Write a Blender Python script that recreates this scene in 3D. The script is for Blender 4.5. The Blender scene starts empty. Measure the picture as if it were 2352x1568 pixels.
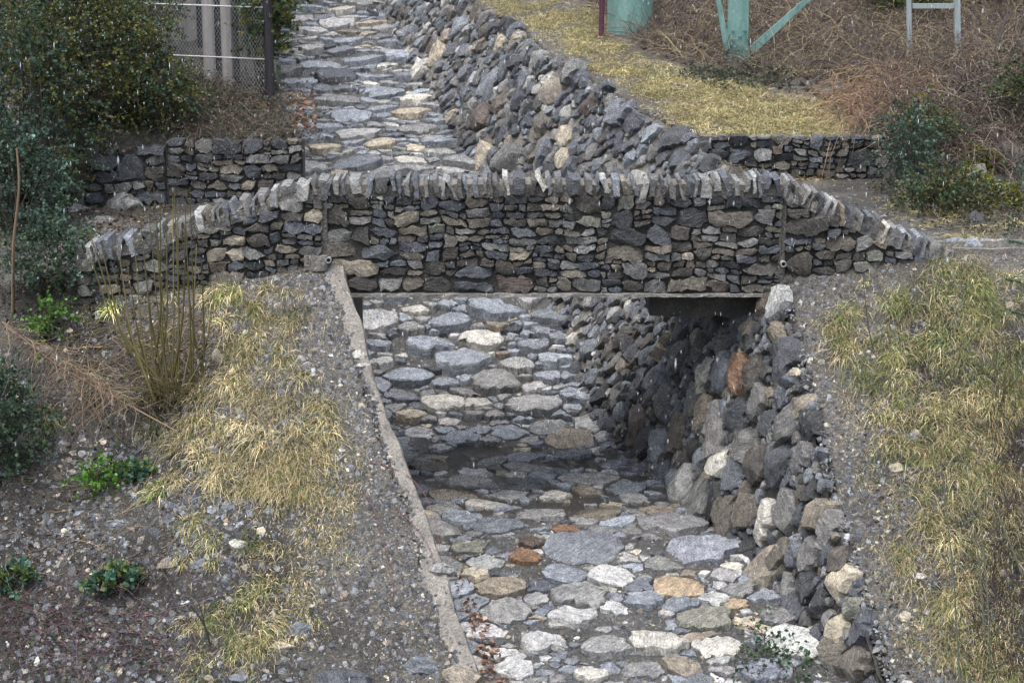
import bpy, math
import numpy as np

# ------------------------------------------------------------------ camera, sky, sun, exposure
scene = bpy.context.scene
R = math.radians
CAM = np.array([0.0, -22.0, 4.9]); PITCH = R(-14.0); FPX = 4550.0      # focal length in pixels of a 2352 px wide frame
cam_data = bpy.data.cameras.new('camera'); cam = bpy.data.objects.new('camera', cam_data)
scene.collection.objects.link(cam)
cam.location = CAM; cam.rotation_euler = (R(90) + PITCH, 0, 0)
cam_data.sensor_width = 36.0; cam_data.lens = 36.0 * FPX / 2352.0
cam_data.clip_start = 0.5; cam_data.clip_end = 400
cam_data.dof.use_dof = True; cam_data.dof.focus_distance = 23.0; cam_data.dof.aperture_fstop = 3.2
scene.camera = cam

world = bpy.data.worlds.new('World'); scene.world = world; world.use_nodes = True
wn = world.node_tree; wn.nodes.clear()
sky = wn.nodes.new('ShaderNodeTexSky'); sky.sky_type = 'NISHITA'; sky.sun_disc = False
SUN_EL, SUN_AZ = 74.0, 215.0
sky.sun_elevation = R(SUN_EL); sky.sun_rotation = R(SUN_AZ)
sky.air_density = 1.0; sky.dust_density = 4.0; sky.ozone_density = 1.0
hsv = wn.nodes.new('ShaderNodeHueSaturation'); hsv.inputs['Saturation'].default_value = 0.6
bg = wn.nodes.new('ShaderNodeBackground'); bg.inputs[1].default_value = 0.14
wo = wn.nodes.new('ShaderNodeOutputWorld')
wn.links.new(sky.outputs[0], hsv.inputs['Color']); wn.links.new(hsv.outputs[0], bg.inputs[0]); wn.links.new(bg.outputs[0], wo.inputs[0])

sun_data = bpy.data.lights.new('sun', 'SUN'); sun = bpy.data.objects.new('sun', sun_data)
scene.collection.objects.link(sun)
sun_data.energy = 1.2; sun_data.angle = R(60); sun_data.color = (1.0, 0.985, 0.96)
sun.location = (0, -5, 20)
# sun direction: from azimuth SUN_AZ (clockwise from +Y), elevation SUN_EL
sun.rotation_euler = (R(90 - SUN_EL), 0, R(180 - SUN_AZ))

scene.view_settings.view_transform = 'Standard'; scene.view_settings.look = 'None'
scene.view_settings.gamma = 1.0; scene.view_settings.exposure = 1.3
scene.view_settings.use_curve_mapping = False
scene.cycles.max_bounces = 5; scene.cycles.diffuse_bounces = 3; scene.cycles.glossy_bounces = 2
scene.cycles.transparent_max_bounces = 6; scene.cycles.transmission_bounces = 3

rng = np.random.default_rng(11)
COL = scene.collection

# ------------------------------------------------------------------ pixel rays and noise
cp, sp_ = math.cos(PITCH), math.sin(PITCH)
def ray(px, py):
    a = (px - 1176.0) / FPX; b = (784.0 - py) / FPX
    d = np.array([a, cp - b * sp_, sp_ + b * cp]); return d / d[1]        # normalised to 1 m of Y
def on_y(px, py, Y):
    d = ray(px, py); return CAM + d * (Y - CAM[1])
def project(p):
    v = np.asarray(p, float) - CAM
    dep = v[..., 1] * cp + v[..., 2] * sp_; up = -v[..., 1] * sp_ + v[..., 2] * cp
    return 1176 + FPX * v[..., 0] / dep, 784 - FPX * up / dep
def hit(px, py, surf, y0=-6.0, y1=32.0):
    d = ray(px, py); Y = np.arange(y0, y1, 0.03)
    P = CAM[None] + d[None] * (Y - CAM[1])[:, None]
    z = surf(P[:, 0], P[:, 1]); k = np.nonzero(z >= P[:, 2])[0]
    i = k[0] if len(k) else len(Y) - 1
    return P[i]
_perm = np.random.default_rng(5).random((256, 256))
def vnoise(x, y, s=1.0):
    x = np.asarray(x, float) * s; y = np.asarray(y, float) * s
    xi = np.floor(x).astype(int); yi = np.floor(y).astype(int); fx = x - xi; fy = y - yi
    fx = fx * fx * (3 - 2 * fx); fy = fy * fy * (3 - 2 * fy)
    g = lambda a, b: _perm[a % 256, b % 256]
    return ((g(xi, yi) * (1 - fx) + g(xi + 1, yi) * fx) * (1 - fy) + (g(xi, yi + 1) * (1 - fx) + g(xi + 1, yi + 1) * fx) * fy) - 0.5
def fbm(x, y, s, o=3):
    r = 0; a = 1.0
    for k in range(o): r = r + a * vnoise(x + 17 * k, y + 31 * k, s * 2 ** k); a *= 0.5
    return r
def sstep(a, b, x):
    t = np.clip((x - a) / (b - a), 0, 1); return t * t * (3 - 2 * t)

# ------------------------------------------------------------------ lie of the land
def bank_plain(x, y):                              # road embankment falling towards the viewer
    b0 = np.interp(x, [-9, -5, -2.3, -1.5, 2.9, 4.9, 9], [-0.45, -0.15, 0.3, 0.3, 0.1, 0.45, 0.55])
    return b0 + np.where(y > -4.6, 0.82 * y, -3.77 + 0.3 * (y + 4.6))
def bed(y): return np.interp(y, [-7, -4, -0.9, -.4, .2, 2.3, 3.0, 4.1, 8.6, 17, 32], [-3.9, -3.25, -2.68, -2.63, -2.68, -2.67, -2.6, -2.3, -0.28, 2.24, 6.8])
def road(x): return np.interp(x, [-9, -5, -2.3, 3, 5, 9], [0.0, 0.1, 0.3, 0.3, 0.42, 0.5])
_l = np.array([hit(px, py, bank_plain, -6, 1.0) for px, py in [(1150, 1690), (1110, 1568), (1050, 1400), (1000, 1230), (930, 1050), (880, 900), (835, 760), (792, 625)]])
XL_Y = np.r_[-8, _l[:, 1], 0.2, 2.6, 2.75, 4.9, 6.2, 8.4, 14, 32]; XL_X = np.r_[_l[0, 0] + 1.2, _l[:, 0], -1.88, -2.0, -2.4, -2.85, -3.26, -3.58, -4.25, -7]
_r = np.array([hit(px, py, bank_plain, -6, 1.0) for px, py in [(2060, 1690), (2015, 1568), (1970, 1420), (1920, 1250), (1880, 1100), (1850, 950), (1800, 770), (1768, 665)]])
XR_Y = np.r_[-8, _r[:, 1], 0.2, 2.55, 2.7, 5.3, 7, 9, 11, 13, 17, 32]
XR_X = np.r_[_r[0, 0] + 0.9, _r[:, 0], 2.75, 2.4, 2.7, 2.55, 1.43, 0.42, -0.05, -0.9, -2.0, -5.0]
XB_Y = [-8, -4, 0, 2, 3.6, 5.3, 6.3, 9, 12.2, 16.3, 32]; XB_X = [4.6, 3.42, 2.1, 1.46, 0.9, 0.58, 0.41, -0.6, -1.62, -2.75, -5.8]
def XL(y): return np.interp(y, XL_Y, XL_X)
def XR(y): return np.interp(y, XR_Y, XR_X)
def XB(y): return np.interp(y, XB_Y, XB_X)
def crest(y): return np.interp(y, [2.6, 3.4, 5.3, 7, 9, 11, 13, 17, 32], [0.3, .45, 0.95, 1.34, 1.8, 2.04, 2.36, 3.2, 7.6])
def hill_right(x, y):
    base = 0.98 + 0.2 * (y - 5.3) + 0.06 * np.clip(y - 11, 0, 99) * (y > 11)
    return base + 0.10 * fbm(x, y, 0.55, 2) + 0.03 * fbm(x, y, 2.6, 2)
def hill_left(x, y):
    return 1.0 + 0.3 * (y - 5.0) + 0.12 * fbm(x + 9, y, 0.6, 2) + 0.03 * fbm(x, y, 2.6, 2)
def land(x, y):                                    # ground without the channel
    x = np.asarray(x, float); y = np.asarray(y, float)
    n = 0.10 * fbm(x + 3, y, 0.5, 2) + 0.05 * fbm(x, y, 2.2, 3)
    near = sstep(0.0, -0.5, y)
    zb = bank_plain(x, y) + n * near * 1.3
    zb = zb - 0.35 * np.exp(-((x + 4.3) / 0.8) ** 2 - ((y + 1.3) / 0.6) ** 2)      # hollow round the stump
    zr = road(x) + 0.03 * fbm(x, y, 1.5, 3)
    hl = hill_left(x, y); hr = hill_right(x, y)
    tl = sstep(5.08, 5.2, y)
    tr = np.where(x < 5.2, sstep(5.42, 5.5, y), sstep(3.4, 6.4, y + 0.3 * fbm(x, y, 0.8, 2)))
    up = np.where(x < -1, zr * (1 - tl) + hl * tl, zr * (1 - tr) + hr * tr)
    # hillside behind the crest of the rubble wall runs into that crest
    d = x - XR(y); k = np.exp(-np.clip(d, 0, 9) / 0.7) * (y > 5.0) * (x > -3)
    up = up * (1 - k) + (crest(y) + 0.02 + 0.03 * fbm(x, y, 3, 2)) * k
    return np.where(y < 0.12, zb, up)
def ground_z(x, y):
    z = land(x, y); inside = (x > XL(y) - 0.2) & (x < XR(y) + 0.14)
    return np.where(inside, np.minimum(bed(y) - 0.35, z), z)
def bed_z(x, y): return bed(y) + 0.035 * fbm(x, y, 1.6, 3) + 0.02 * vnoise(x, y, 9)

TX = np.arange(-10, 10, .04); TY = np.arange(-6.2, 26, .04); TABLE = None
def table(x, y):
    global TABLE
    if TABLE is None: TABLE = land(*np.meshgrid(TX, TY))
    i = np.clip(((np.asarray(y) + 6.2) / .04).astype(int), 0, len(TY) - 1); j = np.clip(((np.asarray(x) + 10) / .04).astype(int), 0, len(TX) - 1); return TABLE[i, j]

# ------------------------------------------------------------------ object helpers
WL = {}
def mesh_np(name, V, F, C=None, sharp=None, smooth=True):
    V = np.asarray(V, np.float32); me = bpy.data.meshes.new(name)
    if isinstance(F, np.ndarray):
        n, k = F.shape
        me.vertices.add(len(V)); me.vertices.foreach_set('co', V.ravel())
        me.loops.add(n * k); me.loops.foreach_set('vertex_index', F.astype(np.int32).ravel())
        me.polygons.add(n); me.polygons.foreach_set('loop_start', np.arange(0, n * k, k, dtype=np.int32))
        me.update(calc_edges=True)
    else:
        me.from_pydata(V.tolist(), [], F); me.update()
    if C is not None:
        a = me.color_attributes.new('Col', 'FLOAT_COLOR', 'POINT')
        C = np.asarray(C, np.float32)
        if C.ndim == 1: C = np.tile(C, (len(V), 1))
        a.data.foreach_set('color', C.ravel())
    if smooth: me.polygons.foreach_set('use_smooth', np.ones(len(me.polygons), bool))
    if sharp is not None: me.set_sharp_from_angle(angle=sharp)
    return me
def add(name, me, mat=None, parent=None, loc=(0, 0, 0), label=None, cat=None, group=None, kind=None):
    o = bpy.data.objects.new(name, me); COL.objects.link(o)
    loc = np.asarray(loc, float); WL[o.name] = loc
    if me is not None and mat is not None and not len(me.materials): me.materials.append(mat)
    if parent is not None: o.parent = parent; o.location = loc - WL[parent.name]
    else: o.location = loc
    for k, v in (('label', label), ('category', cat), ('group', group), ('kind', kind)):
        if v: o[k] = v
    return o
def empty(name, loc, label, cat, group=None):
    return add(name, None, None, None, loc, label, cat, group, 'thing')

class Geo:                                        # gathers many small pieces into one mesh
    def __init__(s): s.V = []; s.F = []; s.C = []; s.n = 0
    def put(s, V, F, C):
        s.V.append(np.asarray(V, np.float32)); s.F.append(np.asarray(F, np.int64) + s.n)
        C = np.asarray(C, np.float32)
        if C.ndim == 1: C = np.tile(C, (len(V), 1))
        s.C.append(C); s.n += len(V)
    def build(s, name, mat, parent=None, loc=(0, 0, 0), smooth=False, sharp=None, **kw):
        V = np.concatenate(s.V) - np.asarray(loc, np.float32)
        return add(name, mesh_np(name, V, np.concatenate(s.F), np.concatenate(s.C), sharp, smooth), mat, parent, loc, **kw)
def rgba(c, a=None):
    return np.array([*c, rng.random() if a is None else a], np.float32)

# ------------------------------------------------------------------ materials
class NT:
    def __init__(s, name):
        s.m = bpy.data.materials.new(name); s.m.use_nodes = True; s.t = s.m.node_tree; s.t.nodes.clear()
        s.out = s.n('ShaderNodeOutputMaterial')
    def n(s, t, **kw):
        x = s.t.nodes.new(t)
        for k, v in kw.items():
            if k.startswith('i_'):
                k = k[2:]; k = int(k) if k.isdigit() else k.replace('_', ' ')
                x.inputs[k].default_value = v
            else: setattr(x, k, v)
        return x
    def l(s, a, b): s.t.links.new(a, b)
    def ramp(s, src, stops):
        r = s.n('ShaderNodeValToRGB'); e = r.color_ramp.elements
        while len(e) < len(stops): e.new(0.5)
        for x, (p, c) in zip(e, stops): x.position = p; x.color = (*c, 1) if len(c) == 3 else c
        s.l(src, r.inputs[0]); return r.outputs[0]
    def mul(s, a, b, f=1.0, mode='MULTIPLY'):
        x = s.n('ShaderNodeMix', data_type='RGBA', blend_type=mode); x.inputs[0].default_value = f if not hasattr(f, 'links') else 0
        if hasattr(f, 'links'): s.l(f, x.inputs[0])
        for v, i in ((a, 6), (b, 7)):
            if hasattr(v, 'links'): s.l(v, x.inputs[i])
            else: x.inputs[i].default_value = (*v, 1)
        return x.outputs[2]
    def math(s, op, a, b):
        x = s.n('ShaderNodeMath', operation=op)
        for v, i in ((a, 0), (b, 1)):
            if hasattr(v, 'links'): s.l(v, x.inputs[i])
            else: x.inputs[i].default_value = v
        return x.outputs[0]
    def noise(s, vec, scale, detail=4, rough=0.55, dist=0.0):
        x = s.n('ShaderNodeTexNoise', i_Scale=scale, i_Detail=detail, i_Roughness=rough, i_Distortion=dist)
        if vec is not None: s.l(vec, x.inputs['Vector'])
        return x.outputs['Fac']

def stone_material():
    t = NT('wet_schist'); at = t.n('ShaderNodeAttribute', attribute_name='Col'); geo = t.n('ShaderNodeNewGeometry')
    ang = t.math('MULTIPLY', at.outputs['Alpha'], 9.0)
    rot = t.n('ShaderNodeVectorRotate', rotation_type='AXIS_ANGLE'); rot.inputs['Axis'].default_value = (0.35, 0.75, 0.3)
    t.l(geo.outputs['Position'], rot.inputs['Vector']); t.l(ang, rot.inputs['Angle'])
    off = t.n('ShaderNodeVectorMath', operation='ADD'); t.l(rot.outputs[0], off.inputs[0])
    cmb = t.n('ShaderNodeCombineXYZ'); a2 = t.math('MULTIPLY', at.outputs['Alpha'], 57.0)
    for i in range(3): t.l(a2, cmb.inputs[i])
    t.l(cmb.outputs[0], off.inputs[1])
    mp = t.n('ShaderNodeMapping'); mp.inputs['Scale'].default_value = (1.0, 1.0, 5.5); t.l(off.outputs[0], mp.inputs['Vector'])
    fol = t.noise(mp.outputs[0], 7.5, 8, 0.72, 0.35)
    patch = t.noise(off.outputs[0], 9.0, 6, 0.68)
    fine = t.noise(off.outputs[0], 48, 5, 0.75)
    c = t.mul(at.outputs['Color'], t.ramp(fol, [(0.28, (0.52, 0.52, 0.54)), (0.5, (0.98, 0.98, 0.98)), (0.72, (1.5, 1.49, 1.46))]))
    c = t.mul(c, t.ramp(patch, [(0.28, (0.48, 0.49, 0.51)), (0.52, (1.0, 1.0, 0.99)), (0.74, (1.6, 1.57, 1.5))]))
    c = t.mul(c, t.ramp(fine, [(0.3, (0.62, 0.62, 0.62)), (0.7, (1.33, 1.33, 1.33))]))
    vein = t.ramp(t.noise(mp.outputs[0], 2.6, 5, 0.6, 1.5), [(0.66, (0, 0, 0)), (0.72, (1, 1, 1))])
    c = t.mul(c, (0.42, 0.41, 0.39), vein, 'MIX')
    crack = t.ramp(t.noise(mp.outputs[0], 3.4, 5, 0.7, 0.6), [(0.465, (1, 1, 1)), (0.49, (.28, .28, .28)), (0.5, (.28, .28, .28)), (0.52, (1, 1, 1))])
    c = t.mul(c, crack, .75)
    b = t.n('ShaderNodeBsdfPrincipled'); b.inputs['Specular IOR Level'].default_value = .7; t.l(c, b.inputs['Base Color'])
    t.l(t.ramp(fine, [(0.3, (0.13,) * 3), (0.7, (0.38,) * 3)]), b.inputs['Roughness'])
    h = t.math('ADD', t.math('MULTIPLY', fol, .7), t.math('ADD', t.math('MULTIPLY', fine, 0.3), t.math('MULTIPLY', patch, .6)))
    bp = t.n('ShaderNodeBump', i_Strength=0.9, i_Distance=0.05); t.l(h, bp.inputs['Height'])
    t.l(bp.outputs[0], b.inputs['Normal']); t.l(b.outputs[0], t.out.inputs[0]); return t.m

def earth_material(name, stops, scale=3.0, speck=0.5, bump=0.6, rough=0.65, stops2=None):
    t = NT(name); geo = t.n('ShaderNodeNewGeometry'); p = geo.outputs['Position']
    big = t.noise(p, scale, 6, 0.65); fine = t.noise(p, 45, 6, 0.75)
    vo = t.n('ShaderNodeTexVoronoi', i_Scale=38.0); t.l(p, vo.inputs['Vector'])
    c = t.ramp(big, stops)
    if stops2:
        at = t.n('ShaderNodeAttribute', attribute_name='Col'); c = t.mul(c, t.ramp(big, stops2), at.outputs['Fac'], 'MIX')
    c = t.mul(c, t.ramp(vo.outputs['Color'], [(0.1, (0.55,) * 3), (0.75, (1.1,) * 3), (0.93, (2.2, 2.1, 1.9))]), speck)
    vo2 = t.n('ShaderNodeTexVoronoi', i_Scale=85.0); t.l(p, vo2.inputs['Vector'])
    c = t.mul(c, t.ramp(vo2.outputs['Color'], [(0.1, (0.35,) * 3), (0.6, (1.0,) * 3), (0.9, (2.0, 1.95, 1.85))]), speck)
    c = t.mul(c, t.ramp(fine, [(0.3, (0.5,) * 3), (0.7, (1.45,) * 3)]))
    b = t.n('ShaderNodeBsdfPrincipled', i_Roughness=rough); t.l(c, b.inputs['Base Color'])
    h = t.math('ADD', fine, t.math('MULTIPLY', vo.outputs['Distance'], -0.8))
    bp = t.n('ShaderNodeBump', i_Strength=bump, i_Distance=0.03); t.l(h, bp.inputs['Height'])
    t.l(bp.outputs[0], b.inputs['Normal']); t.l(b.outputs[0], t.out.inputs[0]); return t.m

def leaf_material(name, rough=0.45, trans=0.25):
    t = NT(name); at = t.n('ShaderNodeAttribute', attribute_name='Col')
    b = t.n('ShaderNodeBsdfPrincipled', i_Roughness=rough); t.l(at.outputs['Color'], b.inputs['Base Color'])
    tr = t.n('ShaderNodeBsdfTranslucent'); t.l(at.outputs['Color'], tr.inputs[0])
    mx = t.n('ShaderNodeMixShader'); mx.inputs[0].default_value = trans
    t.l(b.outputs[0], mx.inputs[1]); t.l(tr.outputs[0], mx.inputs[2]); t.l(mx.outputs[0], t.out.inputs[0]); return t.m

def paint_material(name, stops, scale=6, rough=0.55, stretch=(1, 1, 0.25), bump=0.25):
    t = NT(name); geo = t.n('ShaderNodeNewGeometry')
    mp = t.n('ShaderNodeMapping'); mp.inputs['Scale'].default_value = stretch; t.l(geo.outputs['Position'], mp.inputs['Vector'])
    n = t.noise(mp.outputs[0], scale, 6, 0.65); f = t.noise(mp.outputs[0], scale * 9, 4, 0.7)
    c = t.mul(t.ramp(n, stops), t.ramp(f, [(0.3, (0.8,) * 3), (0.7, (1.15,) * 3)]))
    b = t.n('ShaderNodeBsdfPrincipled', i_Roughness=rough); t.l(c, b.inputs['Base Color'])
    bp = t.n('ShaderNodeBump', i_Strength=bump, i_Distance=0.02); t.l(f, bp.inputs['Height'])
    t.l(bp.outputs[0], b.inputs['Normal']); t.l(b.outputs[0], t.out.inputs[0]); return t.m

M_STONE = stone_material()
M_SOIL = earth_material('stony_soil', [(0.32, (0.012, 0.0105, 0.009)), (0.5, (0.03, 0.027, 0.023)), (0.68, (0.075, 0.07, 0.06))], 1.6, .6, .9, .5, [(0.3, (0.055, 0.05, 0.043)), (0.5, (0.115, 0.105, 0.09)), (0.7, (0.19, 0.175, 0.15))])
M_BED = earth_material('silty_gravel', [(0.3, (0.035, 0.035, 0.034)), (0.55, (0.075, 0.074, 0.071)), (0.75, (0.14, 0.137, 0.13))], 1.5, 0.6, .8, .45)
M_MORTAR = earth_material('mortar', [(0.3, (0.11, 0.1, 0.09)), (0.55, (0.19, 0.175, 0.155)), (0.75, (0.26, 0.245, 0.22))], 4, 0.3, 0.5)
M_DARKMORTAR = earth_material('dark_mortar', [(0.3, (0.02, 0.019, 0.017)), (0.55, (0.042, 0.039, 0.035)), (0.75, (0.08, 0.074, 0.066))], 4, 0.3, 0.5)  # dark tone for wall cores and the bridge abutments
M_DAMPJOINT = earth_material('joint_mortar', [(0.3, (0.05, 0.046, 0.042)), (0.55, (0.1, 0.093, 0.083)), (0.75, (0.15, 0.14, 0.125))], 6, 0.4, 0.7)
M_CONC = earth_material('rough_concrete', [(0.3, (0.13, 0.125, 0.115)), (0.55, (0.23, 0.22, 0.2)), (0.75, (0.33, 0.32, 0.29))], 3, 0.3, 0.5)
M_LEAF = leaf_material('evergreen_leaf', 0.55, 0.3)
M_GRASS = leaf_material('grass_blade', 0.5, 0.25)
M_TWIG = leaf_material('twig_bark', 0.6, 0.0)
M_TEAL = paint_material('teal_paint', [(0.26, (0.09, 0.09, 0.07)), (0.36, (0.1, 0.2, 0.18)), (0.55, (0.16, 0.29, 0.265)), (0.8, (0.24, 0.37, 0.34))], 7, .5)
M_PURPLE = paint_material('purple_plastic', [(0.3, (0.07, 0.02, 0.045)), (0.7, (0.12, 0.035, 0.075))], 8, 0.4)
M_WOODDK = paint_material('tarred_wood', [(0.3, (0.012, 0.011, 0.014)), (0.7, (0.035, 0.03, 0.036))], 10, 0.5, (3, 3, 0.2))
M_WOODGR = paint_material('weathered_wood', [(0.3, (0.2, 0.24, 0.24)), (0.7, (0.36, 0.41, 0.41))], 10, 0.6, (3, 3, 0.2))
M_WIRE = paint_material('galvanised_wire', [(0.3, (0.25, 0.26, 0.27)), (0.7, (0.45, 0.46, 0.47))], 10, 0.4)
M_RAIL = paint_material('pale_rail', [(0.3, (0.5, 0.5, 0.5)), (0.7, (0.65, 0.65, 0.65))], 10, 0.4)
M_PALE = paint_material('pale_concrete', [(0.3, (0.3, 0.27, 0.26)), (0.7, (0.44, 0.41, 0.39))], 5, 0.7)

PAL = {'dark': (0.042, 0.045, 0.05), 'dblue': (0.08, 0.088, 0.104), 'blue': (0.175, 0.19, 0.215), 'grey': (0.165, 0.163, 0.157),
       'brown': (0.125, 0.109, 0.088), 'dbrown': (0.07, 0.063, 0.055), 'tan': (0.26, 0.225, 0.175), 'pale': (0.3, 0.3, 0.29), 'white': (0.52, 0.5, 0.45),
       'cream': (0.48, 0.42, 0.32), 'rust': (0.2, 0.115, 0.065), 'orange': (0.4, 0.31, 0.21), 'drust': (0.11, 0.084, 0.068), 'olive': (0.17, 0.17, 0.14),
       'floor_blue': (.255, .28, .32), 'floor_grey': (.25, .25, .247), 'floor_pale': (.42, .42, .415)}  # floor tones: same stones lightened, sky light and wet sheen put into the colour
ON_FLOOR = {'blue': 'floor_blue', 'grey': 'floor_grey', 'pale': 'floor_pale', 'dblue': 'blue'}
def pick(weights):
    k = list(weights); w = np.array([weights[a] for a in k], float); c = np.array(PAL[k[rng.choice(len(k), p=w / w.sum())]])
    return c * np.exp(rng.normal(0, 0.2)) * (1 + rng.normal(0, 0.012, 3))
W_PARAPET = {'dark': 2.8, 'dblue': 3.6, 'dbrown': 3.2, 'brown': 2.8, 'grey': 3.2, 'olive': 0.6, 'tan': 0.8, 'drust': 0.15, 'pale': 0.3}
W_COPING = {'blue': 3, 'grey': 3, 'pale': 2.5, 'dblue': 1.3, 'tan': .5, 'white': .45}  # paler mix, brightness of the sky-facing coping put into the stone colour
W_BED = {'floor_blue': 5, 'floor_grey': 3.5, 'floor_pale': 2.2, 'tan': .9, 'blue': 2.2, 'dblue': .6, 'white': .35, 'cream': .3}
W_RUBBLE = {'dark': 1.6, 'dblue': 3.8, 'grey': 3, 'blue': 2.8, 'brown': .8, 'dbrown': 1.0, 'tan': .35, 'white': .35, 'pale': .7}

# ------------------------------------------------------------------ stone shapes
def clip_half(P, nx, ny, c):
    out = []; n = len(P)
    for i in range(n):
        a = P[i]; b = P[(i + 1) % n]; da = a[0] * nx + a[1] * ny - c; db = b[0] * nx + b[1] * ny - c
        if da <= 0: out.append(a)
        if da * db < 0:
            t = da / (da - db); out.append((a[0] + (b[0] - a[0]) * t, a[1] + (b[1] - a[1]) * t))
    return out
def resample(P, n):
    P = np.asarray(P); Q = np.vstack([P, P[:1]]); d = np.hypot(*np.diff(Q, axis=0).T); s = np.r_[0, np.cumsum(d)]
    u = np.linspace(0, s[-1], n, endpoint=False)
    return np.c_[np.interp(u, s, Q[:, 0]), np.interp(u, s, Q[:, 1])]
def pack(region, inside, classes, aspect, fixed=(), slack=0.92):
    """dart throwing of stones: region (u0,u1,v0,v1); classes (radius lo, hi, tries); aspect = u stretch. returns list of dicts"""
    S = [dict(f) for f in fixed]; u0, u1, v0, v1 = region
    P = np.array([[f['u'] / aspect, f['v'], f['r']] for f in S]).reshape(-1, 3)
    for lo, hi, tries in classes:
        for _ in range(tries):
            u = rng.uniform(u0, u1); v = rng.uniform(v0, v1)
            if not inside(u, v): continue
            r = rng.uniform(lo, hi)
            if len(P):
                d = np.hypot(P[:, 0] - u / aspect, P[:, 1] - v)
                if np.any(d < (P[:, 2] + r) * slack): continue
            P = np.vstack([P, [u / aspect, v, r]]); S.append(dict(u=u, v=v, r=r))
    return S
def cells(S, aspect, k=1.45, domain=None, jit=0.10):
    P = np.array([[s['u'] / aspect, s['v'], s['r']] for s in S])
    for i, s in enumerate(S):
        r = s['r']; m = int(rng.integers(5, 8)); a0 = rng.uniform(0, 6.28)
        kk = (2.3 if k > 2.2 else 1.6) if 'a' in s else k
        A = [(a0 + (j + rng.uniform(-.36, .36)) * 2 * math.pi / m) for j in range(m)]
        ex, ey = (s['a'] / aspect, s['b']) if 'a' in s else (r, r)
        poly = [(P[i, 0] + math.cos(a) * ex * kk * (1 + rng.uniform(-jit, jit)), P[i, 1] + math.sin(a) * ey * kk * (1 + rng.uniform(-jit, jit))) for a in A]
        d = np.hypot(P[:, 0] - P[i, 0], P[:, 1] - P[i, 1]); near = np.nonzero((d < 3.2 * (P[:, 2] + r)) & (d > 1e-6))[0]
        for j in near:
            dx, dy = P[j, 0] - P[i, 0], P[j, 1] - P[i, 1]; L = d[j]
            t = (L * L + r * r - P[j, 2] ** 2) / (2 * L)
            nx, ny = dx / L, dy / L; ang = .6 * (_perm[(i * j) % 256, (i + j) % 256] - .5)
            mx_, my_ = P[i, 0] + nx * t, P[i, 1] + ny * t; ca, sa = math.cos(ang), math.sin(ang); nx, ny = nx * ca - ny * sa, nx * sa + ny * ca
            poly = clip_half(poly, nx, ny, nx * mx_ + ny * my_)
            if len(poly) < 3: break
        if len(poly) < 3: s['poly'] = None; continue
        Q = np.array(poly); Q[:, 0] *= aspect
        if domain is not None:
            L_ = [tuple(q) for q in Q]
            for nx, ny, c in domain: L_ = clip_half(L_, nx, ny, c)
            if len(L_) < 3: s['poly'] = None; continue
            Q = np.array(L_)
        s['poly'] = Q; x, y = Q.T
        s['area'] = 0.5 * abs(np.dot(x, np.roll(y, 1)) - np.dot(y, np.roll(x, 1)))
    return [s for s in S if s.get('poly') is not None and s['area'] > 1e-4]
import bmesh
BLOCK = dict(draft=(-.1, .3), cham=3, cs=(.15, .7), cut=(.7, 1.0), bev=.3, cleft=.05)
SLAB = dict(draft=(-.2, .1), cham=2, cs=(.08, .35), cut=(.75, 1.0), bev=.22, cleft=.05, rag=.09)
BOULDER = dict(draft=(.0, .5), cham=5, cs=(.3, 1.5), cut=(.6, .95), bev=.5, cleft=.06)
COPE = dict(draft=(-.05, .05), cham=2, cs=(.1, .5), cut=(.75, 1.0), bev=.25, cleft=.06)
FACET = dict(draft=(-.05, .4), cham=4, cs=(.2, 1.1), cut=(.6, .97), bev=.45, cleft=.05)
def ragged(P, n, amp):
    """outline with its corners kept and its edges broken into uneven runs"""
    Q = []; L = np.hypot(*(np.roll(P, -1, 0) - P).T); T = L.sum()
    for i in range(len(P)):
        a = P[i]; b = P[(i + 1) % len(P)]; k = max(1, int(round(n * L[i] / T))); e = (b - a); nn = np.array([e[1], -e[0]]) / max(L[i], 1e-6)
        t = np.sort(np.r_[0, (np.arange(1, k) + rng.uniform(-.3, .3, k - 1)) / k]); w = rng.normal(0, amp * L[i], k) - amp * .5 * L[i]; w[0] = -abs(rng.normal(0, amp * .6 * L[i]))
        Q.append(a + t[:, None] * e + w[:, None] * nn)
    return np.concatenate(Q)
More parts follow.
